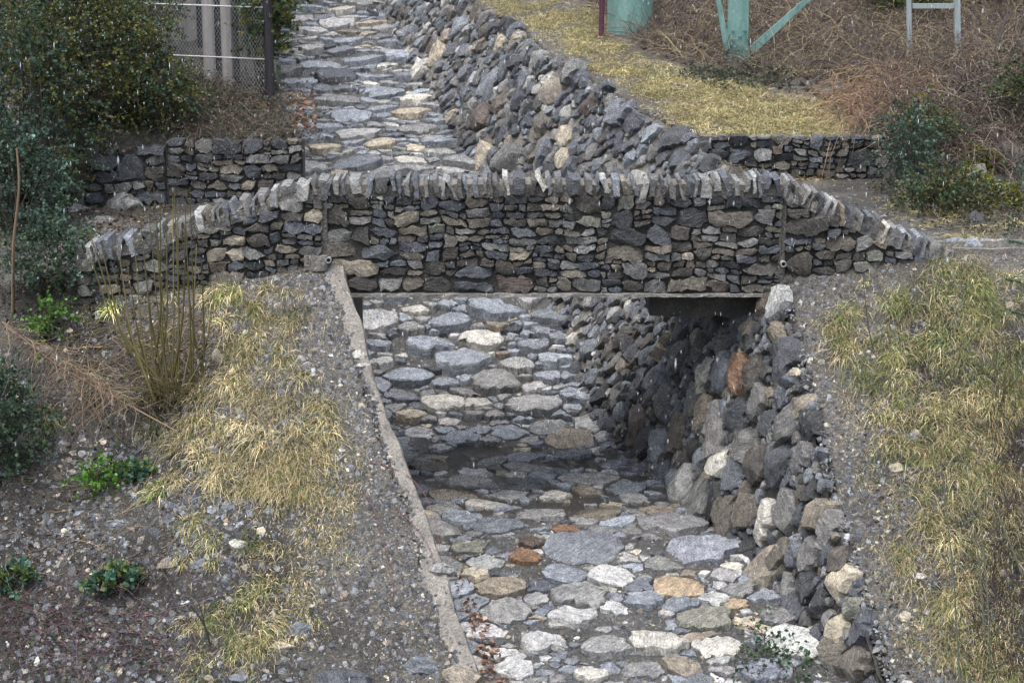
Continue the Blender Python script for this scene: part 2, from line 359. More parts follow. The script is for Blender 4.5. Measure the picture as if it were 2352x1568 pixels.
def rock(poly, h, depth, st, tilt=.1, lod=3, gap=.006, noise=.03):
    """angular stone: the outline carried down as sides, the face cut by a front plane and random chamfers, then roughened"""
    c = poly.mean(0); rel = poly - c; rr = np.hypot(*rel.T); rel = rel * np.clip(1 - gap / np.maximum(rr, 1e-3), .4, 1)[:, None]
    n = {2: 8, 3: 13, 4: 22}[lod]; rel = ragged(rel, n, st.get('rag', .05)); n = len(rel); sz = float(np.hypot(*rel.T).mean())
    tx, ty = rng.normal(0, tilt, 2); m = st['cham']; th = rng.uniform(0, 6.28, m); sl = rng.uniform(*st['cs'], m)
    sup = np.array([(rel @ np.array([math.cos(a), math.sin(a)])).max() for a in th]); cutd = (1 - (1 - rng.uniform(*st['cut'], m)) * 2.2) * sup * .8
    f = rng.normal(0, 1, (5, 2)) * np.array([2, 3.2, 5, 8, 12])[:, None] / (2 * sz); ph = rng.uniform(0, 6, 5); amp = st.get('cleft', .045) * sz
    def top(p):
        w = np.full(len(p), h)
        for a, s_, o in zip(th, sl, cutd): w = np.minimum(w, h - s_ * np.maximum(0, p[:, 0] * math.cos(a) + p[:, 1] * math.sin(a) - o))
        w = np.maximum(w, -.1 * depth) + p[:, 0] * tx + p[:, 1] * ty
        nz = sum(np.sin(p @ f[i] + ph[i]) / (1 + i * .5) for i in range(5)) * amp * .6
        if lod == 4: q = nz / (amp * .8); nz = amp * .8 * (np.floor(q) + np.clip((q - np.floor(q) - .3) / .4, 0, 1))
        return w + nz + rng.normal(0, noise * .5 * sz, len(p))
    dr = rng.uniform(*st['draft']); V = [np.c_[rel * (1 + dr * .35), np.full(n, -depth)]]
    e = rel * (1 + dr * .05); tw = top(e); bev = st.get('bev', .25)
    V.append(np.c_[e, np.maximum(tw - bev * h * rng.uniform(.4, 1.5, n), -depth * .6)])
    for sc in ((.93, .62, .3) if lod == 4 else (.9, .5) if lod == 3 else (.82,)):
        p = rel * sc * (1 + rng.normal(0, .03, (n, 1))); V.append(np.c_[p, top(p)])
    V.append(np.c_[[[0., 0.]], top(np.zeros((1, 2)))]); R_ = len(V) - 1; V = np.concatenate(V); F = []
    I = np.arange(n); J = (I + 1) % n
    for k in range(R_ - 1):
        a, b = k * n, (k + 1) * n; F += [np.c_[a + I, a + J, b + J], np.c_[a + I, b + J, b + I]]
    F.append(np.c_[(R_ - 1) * n + I, (R_ - 1) * n + J, np.full(n, R_ * n)])
    return V, np.concatenate(F), c
def area_sign(poly):
    x, y = poly.T; return np.dot(x, np.roll(y, -1)) - np.dot(y, np.roll(x, -1))
def masonry(x0, x1, z0, z1, target, keep=None, fixed=()):
    """random rubble: rectangles split again and again, warped, corners knocked about"""
    todo = []; z = z0
    while z < z1 - .02:
        h = min(rng.uniform(.22, .4), z1 - z)
        if z1 - z - h < .1: h = z1 - z
        todo.append((x0, x1, z, z + h)); z += h
    out = []
    while todo:
        a, b, c, d = todo.pop(); w, h = b - a, d - c; A = w * h
        if (A < target * math.exp(rng.normal(0, .55)) and w / h < 3.4 and h / w < 1.0) or h < .035 and w / h < 3.4 or A < target * .12: out.append((a, b, c, d)); continue
        t = rng.uniform(.36, .64)
        if w / h > rng.uniform(1.5, 3.0) or h < .05: m = a + w * (rng.uniform(.3, .7) if w < 1 else t); todo += [(a, m, c, d), (m, b, c, d)]
        else: m = c + h * t; todo += [(a, b, c, m), (a, b, m, d)]
    S = []
    wu = lambda x, y: .09 * fbm(x + 5, y + 40, 3.2, 2); wv = lambda x, y: .075 * fbm(x + 70, y, 2.4, 3)
    for a, b, c, d in out:
        w, h = b - a, d - c; k = min(w, h)
        P = []
        for (x, y) in ((a, c), (b, c), (b, d), (a, d)):
            if rng.random() < .62:                # corner broken off
                e = rng.uniform(.15, .42); cx, cy = (a + b) / 2, (c + d) / 2; sx, sy = np.sign(cx - x), np.sign(cy - y)
                q = [(x + sx * e * min(w, 2 * k), y), (x, y + sy * e * h)]
                if (x, y) in ((b, c), (a, d)): q = q if True else q
                if (x, y) == (a, c): q = [q[1], q[0]]
                if (x, y) == (b, d): q = [q[1], q[0]]
                P += q
            else: P.append((x, y))
        P = np.array(P) + rng.normal(0, .075 * k, (len(P), 2)); P = np.c_[P[:, 0] + wu(P[:, 0], P[:, 1]), P[:, 1] + wv(P[:, 0], P[:, 1]) * np.clip(np.minimum(P[:, 1] - z0, z1 - P[:, 1]) / .1, 0, 1)]
        P[:, 0] = np.clip(P[:, 0], x0, x1)
        m = P.mean(0); x, y = P.T
        if keep is not None and not keep(m[0], m[1]): continue
        S.append(dict(u=m[0], v=m[1], poly=P, area=.5 * abs(np.dot(x, np.roll(y, 1)) - np.dot(y, np.roll(x, 1)))))
    for f in fixed:
        c = [t for t in S if 'col' not in t and abs(t['u'] - f['u']) < .25 and abs(t['v'] - f['v']) < .12]
        if c: min(c, key=lambda t: abs(t['area'] - 3.6 * f['a'] * f['b']) * 30 + math.hypot(t['u'] - f['u'], t['v'] - f['v']))['col'] = f['col']
    return [t for t in S if t['area'] > 2e-4]
def lay(S, frame, parent, name, rest_name, height, depth, st, weights, limit=300, gap=.006, tilt=.1, noise=.03, sharp=R(28), big=.012):
    S.sort(key=lambda s: -s['area']); G = Geo()
    for i, s in enumerate(S):
        poly = s['poly'] if area_sign(s['poly']) > 0 else s['poly'][::-1]
        hh = s['h'] if 'h' in s else height(s); V, F, c = rock(poly, hh, depth(s), st, tilt, (4 if s['area'] > .045 else 3 if s['area'] > big else 2) if i < limit else 2, gap, noise)
        O, U, Vv, N = frame(c[0], c[1])
        W = V[:, :1] * U + V[:, 1:2] * Vv + V[:, 2:] * N
        col = np.array(PAL[s['col']]) * np.exp(rng.normal(0, .08)) if 'col' in s else pick(weights)
        C = rgba(np.clip(col, .01, .7))
        if i < limit: add(name, mesh_np(name, W, F, C, sharp), M_STONE, parent, O)
        else: G.put(W + O, F, C)
    if G.n: G.build(rest_name, M_STONE, parent, WL[parent.name], smooth=True, sharp=sharp, kind='stuff')

def wobble_box(name, x0, x1, y0, y1, z0, z1, mat, parent=None, loc=(0, 0, 0), nx=1, amp=0.0, **kw):
    X = np.linspace(x0, x1, nx + 1); V = []; F = []
    for i, x in enumerate(X):
        e = lambda: rng.normal(0, amp)
        V += [(x, y0 + e(), z0 + e()), (x, y1, z0 + e()), (x, y1, z1 + e()), (x, y0 + e(), z1 + e())]
    for i in range(nx):
        a = 4 * i; b = a + 4
        for j in range(4): k = (j + 1) % 4; F.append((a + j, b + j, b + k, a + k))
    F += [(3, 2, 1, 0), (4 * nx, 4 * nx + 1, 4 * nx + 2, 4 * nx + 3)]
    V = np.array(V) - np.asarray(loc)
    F = [tuple(reversed(f)) for f in F]
    return add(name, mesh_np(name, V, F, None, None, False), mat, parent, loc, **kw)

# ------------------------------------------------------------------ ground and channel bed
xs = np.concatenate([np.arange(-26, -9, 0.8), np.arange(-9, 9, 0.06), np.arange(9, 26.1, 0.8)])
ys = np.concatenate([np.arange(-14, -6, 0.5), np.arange(-6, 17, 0.06), np.arange(17, 60, 0.8)])
GX, GY = np.meshgrid(xs, ys); GZ = ground_z(GX, GY)
SANDY = np.where(GY < .2, np.where(GX < 1, sstep(-1.9, -.5, GX - XL(GY) + .5 * fbm(GX, GY, 1.1, 2)), sstep(1.5, .3, GX - XR(GY) + .5 * fbm(GX, GY, 1.1, 2))) * .85, np.where((GX > 0) & (GY > 5), .55, .3))
SANDY = np.maximum(SANDY, .9 * sstep(-.9, -.1, GY) * (GY < .2) * (GX > -4.5))
nx_, ny_ = len(xs), len(ys)
i0 = (np.arange(ny_ - 1)[:, None] * nx_ + np.arange(nx_ - 1)[None]).ravel()
add('ground', mesh_np('ground', np.c_[GX.ravel(), GY.ravel(), GZ.ravel()], np.c_[i0, i0 + 1, i0 + 1 + nx_, i0 + nx_], np.c_[np.repeat(SANDY.ravel()[:, None], 3, 1), np.ones(GX.size)]), M_SOIL, kind='structure',
    label='stony brown soil of the banks and hillside')
def sheet(name, y0, y1, label):
    yy = np.arange(y0, y1 + .01, 0.06); tt = np.linspace(0, 1, 70); V = []
    xa = XL(yy) - 0.12; xb = XB(yy) + 0.35
    X = xa[:, None] + (xb - xa)[:, None] * tt[None]; Y = np.repeat(yy[:, None], 70, 1)
    i = (np.arange(len(yy) - 1)[:, None] * 70 + np.arange(69)[None]).ravel()
    return add(name, mesh_np(name, np.c_[X.ravel(), Y.ravel(), bed_z(X, Y).ravel()], np.c_[i, i + 1, i + 71, i + 70]), M_BED, kind='structure', label=label)
low_bed = sheet('channel_bed', -6.0, 7.6, 'stone paved channel floor running under the bridge')
up_bed = sheet('upstream_channel_bed', 7.6, 24.0, 'steep stone paved channel floor climbing behind the bridge')

def bed_fixed(items):
    out = []
    for px, py, w, h, col in items:
        p = hit(px, py, lambda x, y: bed(y), -6, 24)
        q = hit(px, py - h / 2, lambda x, y: bed(y), -6, 24); q2 = hit(px, py + h / 2, lambda x, y: bed(y), -6, 24)
        dep = (p[1] - CAM[1]) * cp + (p[2] - CAM[2]) * sp_
        a = w / 2 * dep / FPX; b = max(abs(q[1] - q2[1]) / 2 * 0.85, a * 0.3)
        out.append(dict(u=p[0], v=p[1], a=a, b=b, r=math.sqrt(a / 1.3 * b), col=ON_FLOOR.get(col, col), h=rng.uniform(.035, .075)))
    return out
BED_LOW = [(1340, 1262, 195, 82, 'dblue'), (1210, 1286, 80, 32, 'rust'), (1222, 1250, 85, 20, 'drust'), (1300, 1220, 92, 18, 'rust'), (1560, 1352, 132, 58, 'orange'),
    (1508, 1482, 105, 92, 'white'), (1650, 1490, 122, 46, 'white'), (1755, 1452, 60, 22, 'cream'), (1615, 1425, 170, 44, 'olive'), (1312, 1420, 150, 40, 'pale'),
    (1148, 1356, 172, 44, 'tan'), (1250, 1482, 122, 46, 'pale'), (1392, 1492, 135, 60, 'grey'), (1405, 1328, 135, 42, 'pale'), (1160, 1412, 130, 58, 'grey'),
    (1330, 1378, 190, 44, 'grey'), (1092, 1326, 72, 30, 'cream'), (1480, 1385, 120, 36, 'blue'), (1275, 1148, 72, 20, 'white'), (1115, 1164, 82, 34, 'white'), (1365, 1182, 122, 34, 'tan'),
    (1350, 1134, 82, 16, 'tan'), (1042, 1142, 95, 38, 'tan'), (1210, 1078, 122, 28, 'grey'), (985, 1078, 85, 30, 'brown'), (1080, 1112, 100, 34, 'grey'), (1080, 1265, 90, 34, 'olive'),
    (1180, 1545, 110, 44, 'pale'), (1360, 1560, 110, 24, 'white'), (1480, 1545, 120, 40, 'grey'), (1690, 1362, 60, 30, 'grey'), (1230, 1185, 160, 30, 'grey'), (1690, 1395, 70, 18, 'orange'), (1510, 1178, 60, 28, 'tan'),
    (900, 680, 118, 42, 'blue'), (1012, 681, 95, 26, 'cream'), (1110, 672, 130, 18, 'white'), (955, 721, 52, 42, 'white'), (1138, 713, 140, 74, 'blue'), (1035, 748, 110, 52, 'blue'),
    (862, 742, 92, 78, 'pale'), (1105, 790, 125, 58, 'white'), (985, 803, 128, 60, 'blue'), (1225, 802, 84, 40, 'dblue'), (1060, 836, 205, 34, 'blue'), (936, 872, 160, 48, 'blue'), (1136, 888, 125, 64, 'grey'),
    (1020, 936, 108, 44, 'white'), (1098, 934, 72, 30, 'white'), (1225, 938, 175, 48, 'pale'), (945, 962, 64, 30, 'cream'), (922, 915, 92, 32, 'dblue'), (866, 800, 62, 40, 'blue'), (878, 842, 62, 30, 'pale'),
    (1260, 870, 70, 30, 'blue'), (985, 712, 44, 26, 'grey'), (1060, 1010, 90, 30, 'blue'), (1170, 1000, 110, 30, 'blue'), (1020, 890, 70, 30, 'blue'), (945, 765, 66, 34, 'grey')]
BED_UP = [(742, 152, 140, 26, 'blue'), (700, 118, 130, 18, 'pale'), (830, 140, 110, 30, 'blue'), (940, 264, 92, 28, 'cream'), (872, 334, 74, 32, 'cream'), (748, 344, 72, 30, 'cream'), (942, 374, 108, 18, 'white'),
    (860, 178, 100, 26, 'blue'), (770, 232, 120, 34, 'grey'), (880, 215, 80, 40, 'blue'), (800, 270, 110, 34, 'blue'), (690, 195, 90, 24, 'blue'), (960, 300, 100, 30, 'grey'), (820, 310, 110, 26, 'pale'), (1010, 330, 90, 34, 'blue'),
    (770, 60, 90, 20, 'pale'), (800, 95, 80, 18, 'blue'), (720, 75, 80, 20, 'pale'), (780, 25, 70, 16, 'white'), (735, 300, 90, 30, 'blue')]
def in_bed(y0, y1):
    return lambda u, v: y0 < v < y1 and XL(v) + .02 < u < XB(v) + .08
def bed_frame(x, y):
    s = (bed(y + .15) - bed(y - .15)) / .3
    N = np.array([rng.normal(0, .05), -s * (0.38 if y > 3.3 else .9) + rng.normal(0, .04), 1.0]); N /= np.linalg.norm(N)
    U = np.cross([0, 1, 0], N); U /= np.linalg.norm(U); V = np.cross(N, U)
    return np.array([x, y, bed(y) + 0.008]), U, V, N
hs = lambda s: float(np.clip(.11 * math.sqrt(s['area']), .02, .065)) * rng.uniform(.6, 1.3)
S = pack((-2.4, 4.6, -5.6, 7.55), in_bed(-5.6, 7.55), [(.24, .34, 400), (.15, .21, 900), (.09, .13, 1500), (.05, .08, 2500), (.028, .045, 3500)], 1.3, bed_fixed(BED_LOW), .86)
S = cells(S, 1.3, 2.5, None, .25)
S = [q for q in S if 'col' in q or rng.random() > (.34 if -.7 < q['v'] < 2.9 else .2 if q['v'] < 0 else .1) * (1.3 if q['r'] < .1 else .6)]
for q in S:
    if -.5 < q['v'] < 2.7: q['h'] = rng.uniform(.025, .06)
    if q['v'] > 3.3: q['h'] = hs(q) + .04
lay(S, bed_frame, low_bed, 'paving_stone', 'small_paving_stones', hs, lambda s: .1, SLAB, W_BED, 300, .007, .05, .02)
S = pack((-6.5, 0.6, 7.6, 20), in_bed(7.62, 20), [(.2, .3, 300), (.13, .19, 900), (.08, .12, 1600), (.045, .07, 2500)], 1.4, bed_fixed(BED_UP), .86)
S = cells(S, 1.4, 2.5, None, .25)
lay(S, bed_frame, up_bed, 'paving_stone', 'small_paving_stones', lambda s: hs(s) * 1.3, lambda s: .16, SLAB, W_BED, 300, .007, .06, .02)

# shallow muddy puddle under the arch
t = NT('muddy_water'); b = t.n('ShaderNodeBsdfPrincipled', i_Roughness=0.05); b.inputs['Base Color'].default_value = (0.05, 0.046, 0.04, 1)
tp = t.n('ShaderNodeBsdfTransparent'); mx = t.n('ShaderNodeMixShader'); mx.inputs[0].default_value = 0.4
t.l(tp.outputs[0], mx.inputs[1]); t.l(b.outputs[0], mx.inputs[2]); t.l(mx.outputs[0], t.out.inputs[0]); M_WATER = t.m
yy = np.linspace(-.45, 2.9, 40)
V = np.concatenate([np.c_[XL(yy), yy, np.full(40, -2.645)], np.c_[XB(yy) + .1, yy, np.full(40, -2.645)]]); I = np.arange(39)
add('puddle', mesh_np('puddle', V, np.c_[I, I + 40, I + 41, I + 1]), M_WATER, kind='structure', label='shallow muddy water on the channel floor under the bridge')

# ------------------------------------------------------------------ bridge
br = empty('stone_bridge', (0.45, 0.2, 0.0), 'short stone bridge with a rubble masonry parapet and upright coping stones over the channel', 'bridge')
FX0, FX1, PZ = -2.12, 3.05, 1.1
wobble_box('deck_slab', -2.5, 3.3, 0.22, 2.6, -0.05, 0.24, M_CONC, br, WL[br.name], 40, .004)
core = wobble_box('parapet', FX0, FX1, 0.045, 0.4, 0.244, 1.2, M_DARKMORTAR, br, WL[br.name], 60, .006)
front = wobble_box('parapet_foot', FX0, FX1, 0.045, 0.216, -0.016, 0.24, M_DARKMORTAR, br, WL[br.name], 30, .004)
wobble_box('slab_edge', -2.2, 2.93, -0.05, 0.216, -0.055, -0.02, M_CONC, br, WL[br.name], 60, .003)
for x0, x1, lab in ((-2.75, -1.9, 'left'), (1.6, 3.0, 'right')):
    z0 = -3.0 if lab == 'left' else -0.4
    wobble_box('abutment', x0, x1, 0.45, 2.58, z0, -0.064, M_DARKMORTAR, br, WL[br.name], 12, .01)
def wall_frame(y):
    def f(u, v): return np.array([u, y, v]), np.array([1., 0, 0]), np.array([0, 0, 1.]), np.array([0, -1., 0])
    return f
def face_fixed(items, Y):
    out = []
    for px, py, w, h, col in items:
        p = on_y(px, py, Y); dep = (p[1] - CAM[1]) * cp + (p[2] - CAM[2]) * sp_
        a = w / 2 * dep / FPX; b = h / 2 * dep / FPX
        out.append(dict(u=p[0], v=p[2], a=a, b=b, r=math.sqrt(a / 2.1 * b), col=col))
    return out
PAR = [(912, 510, 66, 42, 'tan'), (1370, 510, 62, 44, 'olive'), (1112, 490, 56, 34, 'grey'), (1375, 586, 96, 20, 'pale'), (1290, 463, 44, 26, 'tan'), (1455, 455, 42, 30, 'olive'), (820, 505, 56, 44, 'dbrown'),
    (1680, 650, 84, 26, 'drust'), (1192, 642, 80, 38, 'drust'), (1110, 540, 60, 24, 'brown'), (1020, 575, 60, 40, 'brown'), (1345, 565, 66, 26, 'grey'), (1245, 612, 44, 18, 'tan'), (1720, 540, 52, 48, 'dbrown'), (1655, 585, 60, 30, 'brown'),
    (950, 640, 80, 32, 'brown'), (1090, 580, 64, 44, 'dbrown'), (1250, 580, 66, 34, 'grey'), (1590, 530, 60, 28, 'brown'), (1480, 490, 72, 40, 'dark'), (1180, 470, 70, 30, 'dark'), (1560, 480, 60, 34, 'dark'), (870, 470, 70, 34, 'dbrown'),
    (905, 433, 16, 12, 'white'), (1620, 520, 44, 22, 'pale'), (1410, 610, 46, 34, 'tan'), (1340, 655, 60, 30, 'grey'), (1430, 600, 50, 22, 'brown'), (1000, 640, 40, 44, 'dbrown'), (1650, 455, 60, 40, 'dark')]
dom = [(-1, 0, -FX0), (1, 0, FX1), (0, -1, 0.005), (0, 1, PZ)]
S = masonry(FX0, FX1, -.012, PZ, .042, None, face_fixed(PAR, 0.0))
lay(S, wall_frame(0.03), core, 'face_stone', 'chinking_stones', lambda s: rng.uniform(.035, .065), lambda s: .1, BLOCK, W_PARAPET, 300, .0055, .12, .02, R(24), .006)

def coping_row(parent, xs_, z_of, y=0.0, weights=W_COPING, lean=0.0):
    x = xs_[0]
    while x < xs_[1]:
        w = rng.uniform(.045, .1) if rng.random() < .85 else rng.uniform(.1, .18)
        sl = (z_of(x + .1) - z_of(x - .1)) / .2; hgt = rng.uniform(.17, .25); le = rng.normal(lean, .16) - sl * .55
        z1 = z_of(x + w / 2) + rng.normal(0, .012); z0 = z1 - hgt; g = .008
        cx = x + w / 2
        pts = []
        for (fx, fz) in ((-.5, 0), (0, -.02), (.5, 0), (.5, .5), (.5, 1), (.05, 1.03), (-.5, 1), (-.5, .5)):
            taper = 1 - .25 * rng.random() * abs(fz - .5)
            pts.append((cx + fx * (w - g) * taper + (fz - .5) * hgt * le + rng.normal(0, .007), z0 + hgt * fz + rng.normal(0, .012)))
        poly = np.array(pts)[[0, 2, 3, 4, 5, 6, 7]]
        V, F, c = rock(poly if area_sign(poly) > 0 else poly[::-1], rng.uniform(.05, .1), .36, COPE, .12, 3, .003, .02)
        O = np.array([c[0], y + .02, c[1]]); W = np.c_[V[:, 0], -V[:, 2], V[:, 1]]
        add('coping_stone', mesh_np('coping_stone', W, F, rgba(pick(weights)), R(28)), M_STONE, parent, O)
        x += w + rng.uniform(.006, .045)
cop = wobble_box('coping', FX0 - .02, FX1 + .02, 0.015, 0.42, 1.08, 1.225, M_MORTAR, br, WL[br.name], 80, .012)
coping_row(cop, (FX0, FX1), lambda x: 1.3 + .012 * math.sin(x * 3), lean=-.08)

for x_, lab in ((FX0, 0), (FX1, 1)): wobble_box('mortar_joint', x_ - .035, x_ + .04, -.012, .12, .0 if lab else .1, 1.09, M_DAMPJOINT, br, WL[br.name], 3, .012)
# sloping wing walls either side
def wing(name, label, x0, x1, ztop, zbase, fixed, flip):
    ym = 0.02
    root = empty(name, ((x0 + x1) / 2, .2, float(min(zbase(x0), zbase(x1)))), label, 'wall', 'wing walls of the bridge')
    X = np.linspace(x0, x1, 50); V = []; F = []
    for x in X:
        t_ = ztop(x) - .1; b_ = zbase(x) - .5
        V += [(x, ym + rng.normal(0, .006), b_), (x, .42, b_), (x, .42, t_ + rng.normal(0, .01)), (x, ym + rng.normal(0, .006), t_ + rng.normal(0, .01))]
    for i in range(49):
        a = 4 * i; b2 = a + 4
        for j in range(4): k = (j + 1) % 4; F.append((a + k, b2 + k, b2 + j, a + j))
    F += [(0, 1, 2, 3), (199, 198, 197, 196)]
    cr = add('wall_core', mesh_np('wall_core', np.array(V) - WL[root.name], F, None, None, False), M_DARKMORTAR, root, WL[root.name])
    zz = [zbase(x0), zbase(x1), ztop(x0), ztop(x1)]
    S = masonry(x0, x1, min(zz) - .15, max(zz), .045, lambda u, v: zbase(u) - .12 < v < ztop(u) - .17, face_fixed(fixed, 0.0))
    S = [s for s in S if s['poly'][:, 1].max() < ztop(s['u']) - .08]
    lay(S, wall_frame(ym), cr, 'face_stone', 'chinking_stones', lambda s: rng.uniform(.04, .09), lambda s: .1, BLOCK, W_PARAPET, 300, .0055, .12, .02, R(24), .006)
    mo = []
    for x in X: mo += [(x, -.015 + rng.normal(0, .01), ztop(x) - .22), (x, .44, ztop(x) - .22), (x, .44, ztop(x) - .09), (x, -.015 + rng.normal(0, .01), ztop(x) - .1 + rng.normal(0, .01))]
    cm = add('coping', mesh_np('coping', np.array(mo) - WL[root.name], F, None, None, False), M_MORTAR, root, WL[root.name])
    coping_row(cm, (x0, x1), ztop)
    return root
zl = lambda x: float(np.interp(x, [-5.7, -5.0, -4.2, -3.2, -2.6, -2.1], [.42, .5, .68, .98, 1.2, 1.3]))
zlb = lambda x: float(bank_plain(x, 0.0))
wing('wing_wall', 'long low wing wall sloping down from the bridge towards the evergreen shrubs', -4.95, FX0 - .004, zl, zlb,
     [(700, 495, 60, 26, 'cream'), (535, 530, 62, 40, 'tan'), (540, 586, 80, 26, 'cream'), (630, 566, 36, 28, 'tan'), (410, 562, 64, 44, 'grey'), (470, 560, 60, 36, 'dark'), (670, 602, 40, 34, 'drust'), (580, 555, 60, 24, 'dbrown'), (630, 530, 60, 22, 'dbrown'), (640, 498, 50, 22, 'dblue'), (505, 612, 46, 22, 'drust'), (600, 610, 44, 30, 'dark')], 1)
zr_ = lambda x: float(np.interp(x, [3.0, 3.3, 3.8, 4.5, 4.95, 5.6], [1.31, 1.18, .95, .66, .48, .46]))
wing('wing_wall', 'short wing wall stepping down from the bridge towards the mossy slope', FX1 + .004, 4.98, zr_, zlb,
     [(1870, 575, 90, 34, 'brown'), (1995, 560, 56, 18, 'tan'), (1930, 545, 50, 20, 'dblue'), (1850, 490, 60, 40, 'dbrown'), (1830, 580, 46, 30, 'dark'), (2075, 558, 48, 24, 'dbrown')], -1)

# low mortared end wall beyond the short wing
ew = empty('low_wall', (5.5, .2, .2), 'low flat-topped mortared wall stub at the far end of the short wing wall', 'wall')
c_ = wobble_box('wall_core', 4.984, 6.3, -0.03, .5, 0.1, .5, M_MORTAR, ew, WL[ew.name], 9, .006)
S = pack((5.0, 6.2, -.02, .46), lambda u, v: True, [(.12, .16, 60), (.07, .1, 100)], 1.6, (), .95); S = cells(S, 1.6, 1.1)
def topf(u, v): return np.array([u, v, .46]), np.array([1., 0, 0]), np.array([0, 1., 0]), np.array([0, 0, 1.])
lay(S, topf, c_, 'top_stone', 'top_stones', lambda s: rng.uniform(.06, .12), lambda s: .1, BOULDER, W_COPING)

# drain pipes, concrete patch
def tube_mesh(p0, p1, r, wall=0.0, n=14, cap=True):
    p0 = np.asarray(p0, float); p1 = np.asarray(p1, float); d = p1 - p0; d /= np.linalg.norm(d)
    a = np.cross(d, [0, 0, 1] if abs(d[2]) < .9 else [1, 0, 0]); a /= np.linalg.norm(a); b = np.cross(d, a)
    th = np.arange(n) * 2 * math.pi / n; ring = np.cos(th)[:, None] * a + np.sin(th)[:, None] * b
    V = [p0 + ring * r, p1 + ring * r]; F = [(i, (i + 1) % n, n + (i + 1) % n, n + i) for i in range(n)]
    if wall:
        V += [p0 + ring * (r - wall), p0 + d * .12 + ring * (r - wall)]
        F += [(i, 2 * n + i, 2 * n + (i + 1) % n, (i + 1) % n) for i in range(n)] + [(2 * n + i, 3 * n + i, 3 * n + (i + 1) % n, 2 * n + (i + 1) % n) for i in range(n)] + [tuple(3 * n + i for i in range(n))]
    elif cap: F.append(tuple(range(n)))
    F.append(tuple(n + i for i in reversed(range(n))))
    return np.concatenate(V), F
for (px, py, lab) in ((754, 598, 'short grey drain pipe end beside the concrete block at the long wing wall'), (1800, 607, 'short grey drain pipe end poking out below the short wing wall')):
    p = on_y(px, py, -.1); V, F = tube_mesh(p, p + np.array([0, .3, 0]), .033, .008)
    add('drain_pipe', mesh_np('drain_pipe', V - p, F, None, R(40)), M_WIRE, None, p, lab, 'pipe', 'drain pipes of the bridge')
p = on_y(725, 598, -.08)
o = wobble_box('concrete_block', p[0] - .13, p[0] + .13, -.09, .1, p[2] - .12, p[2] + .05, M_MORTAR, None, (p[0], 0, p[2] - .1), 5, .008, label='small plain concrete block at the foot of the long wing wall', cat='block')

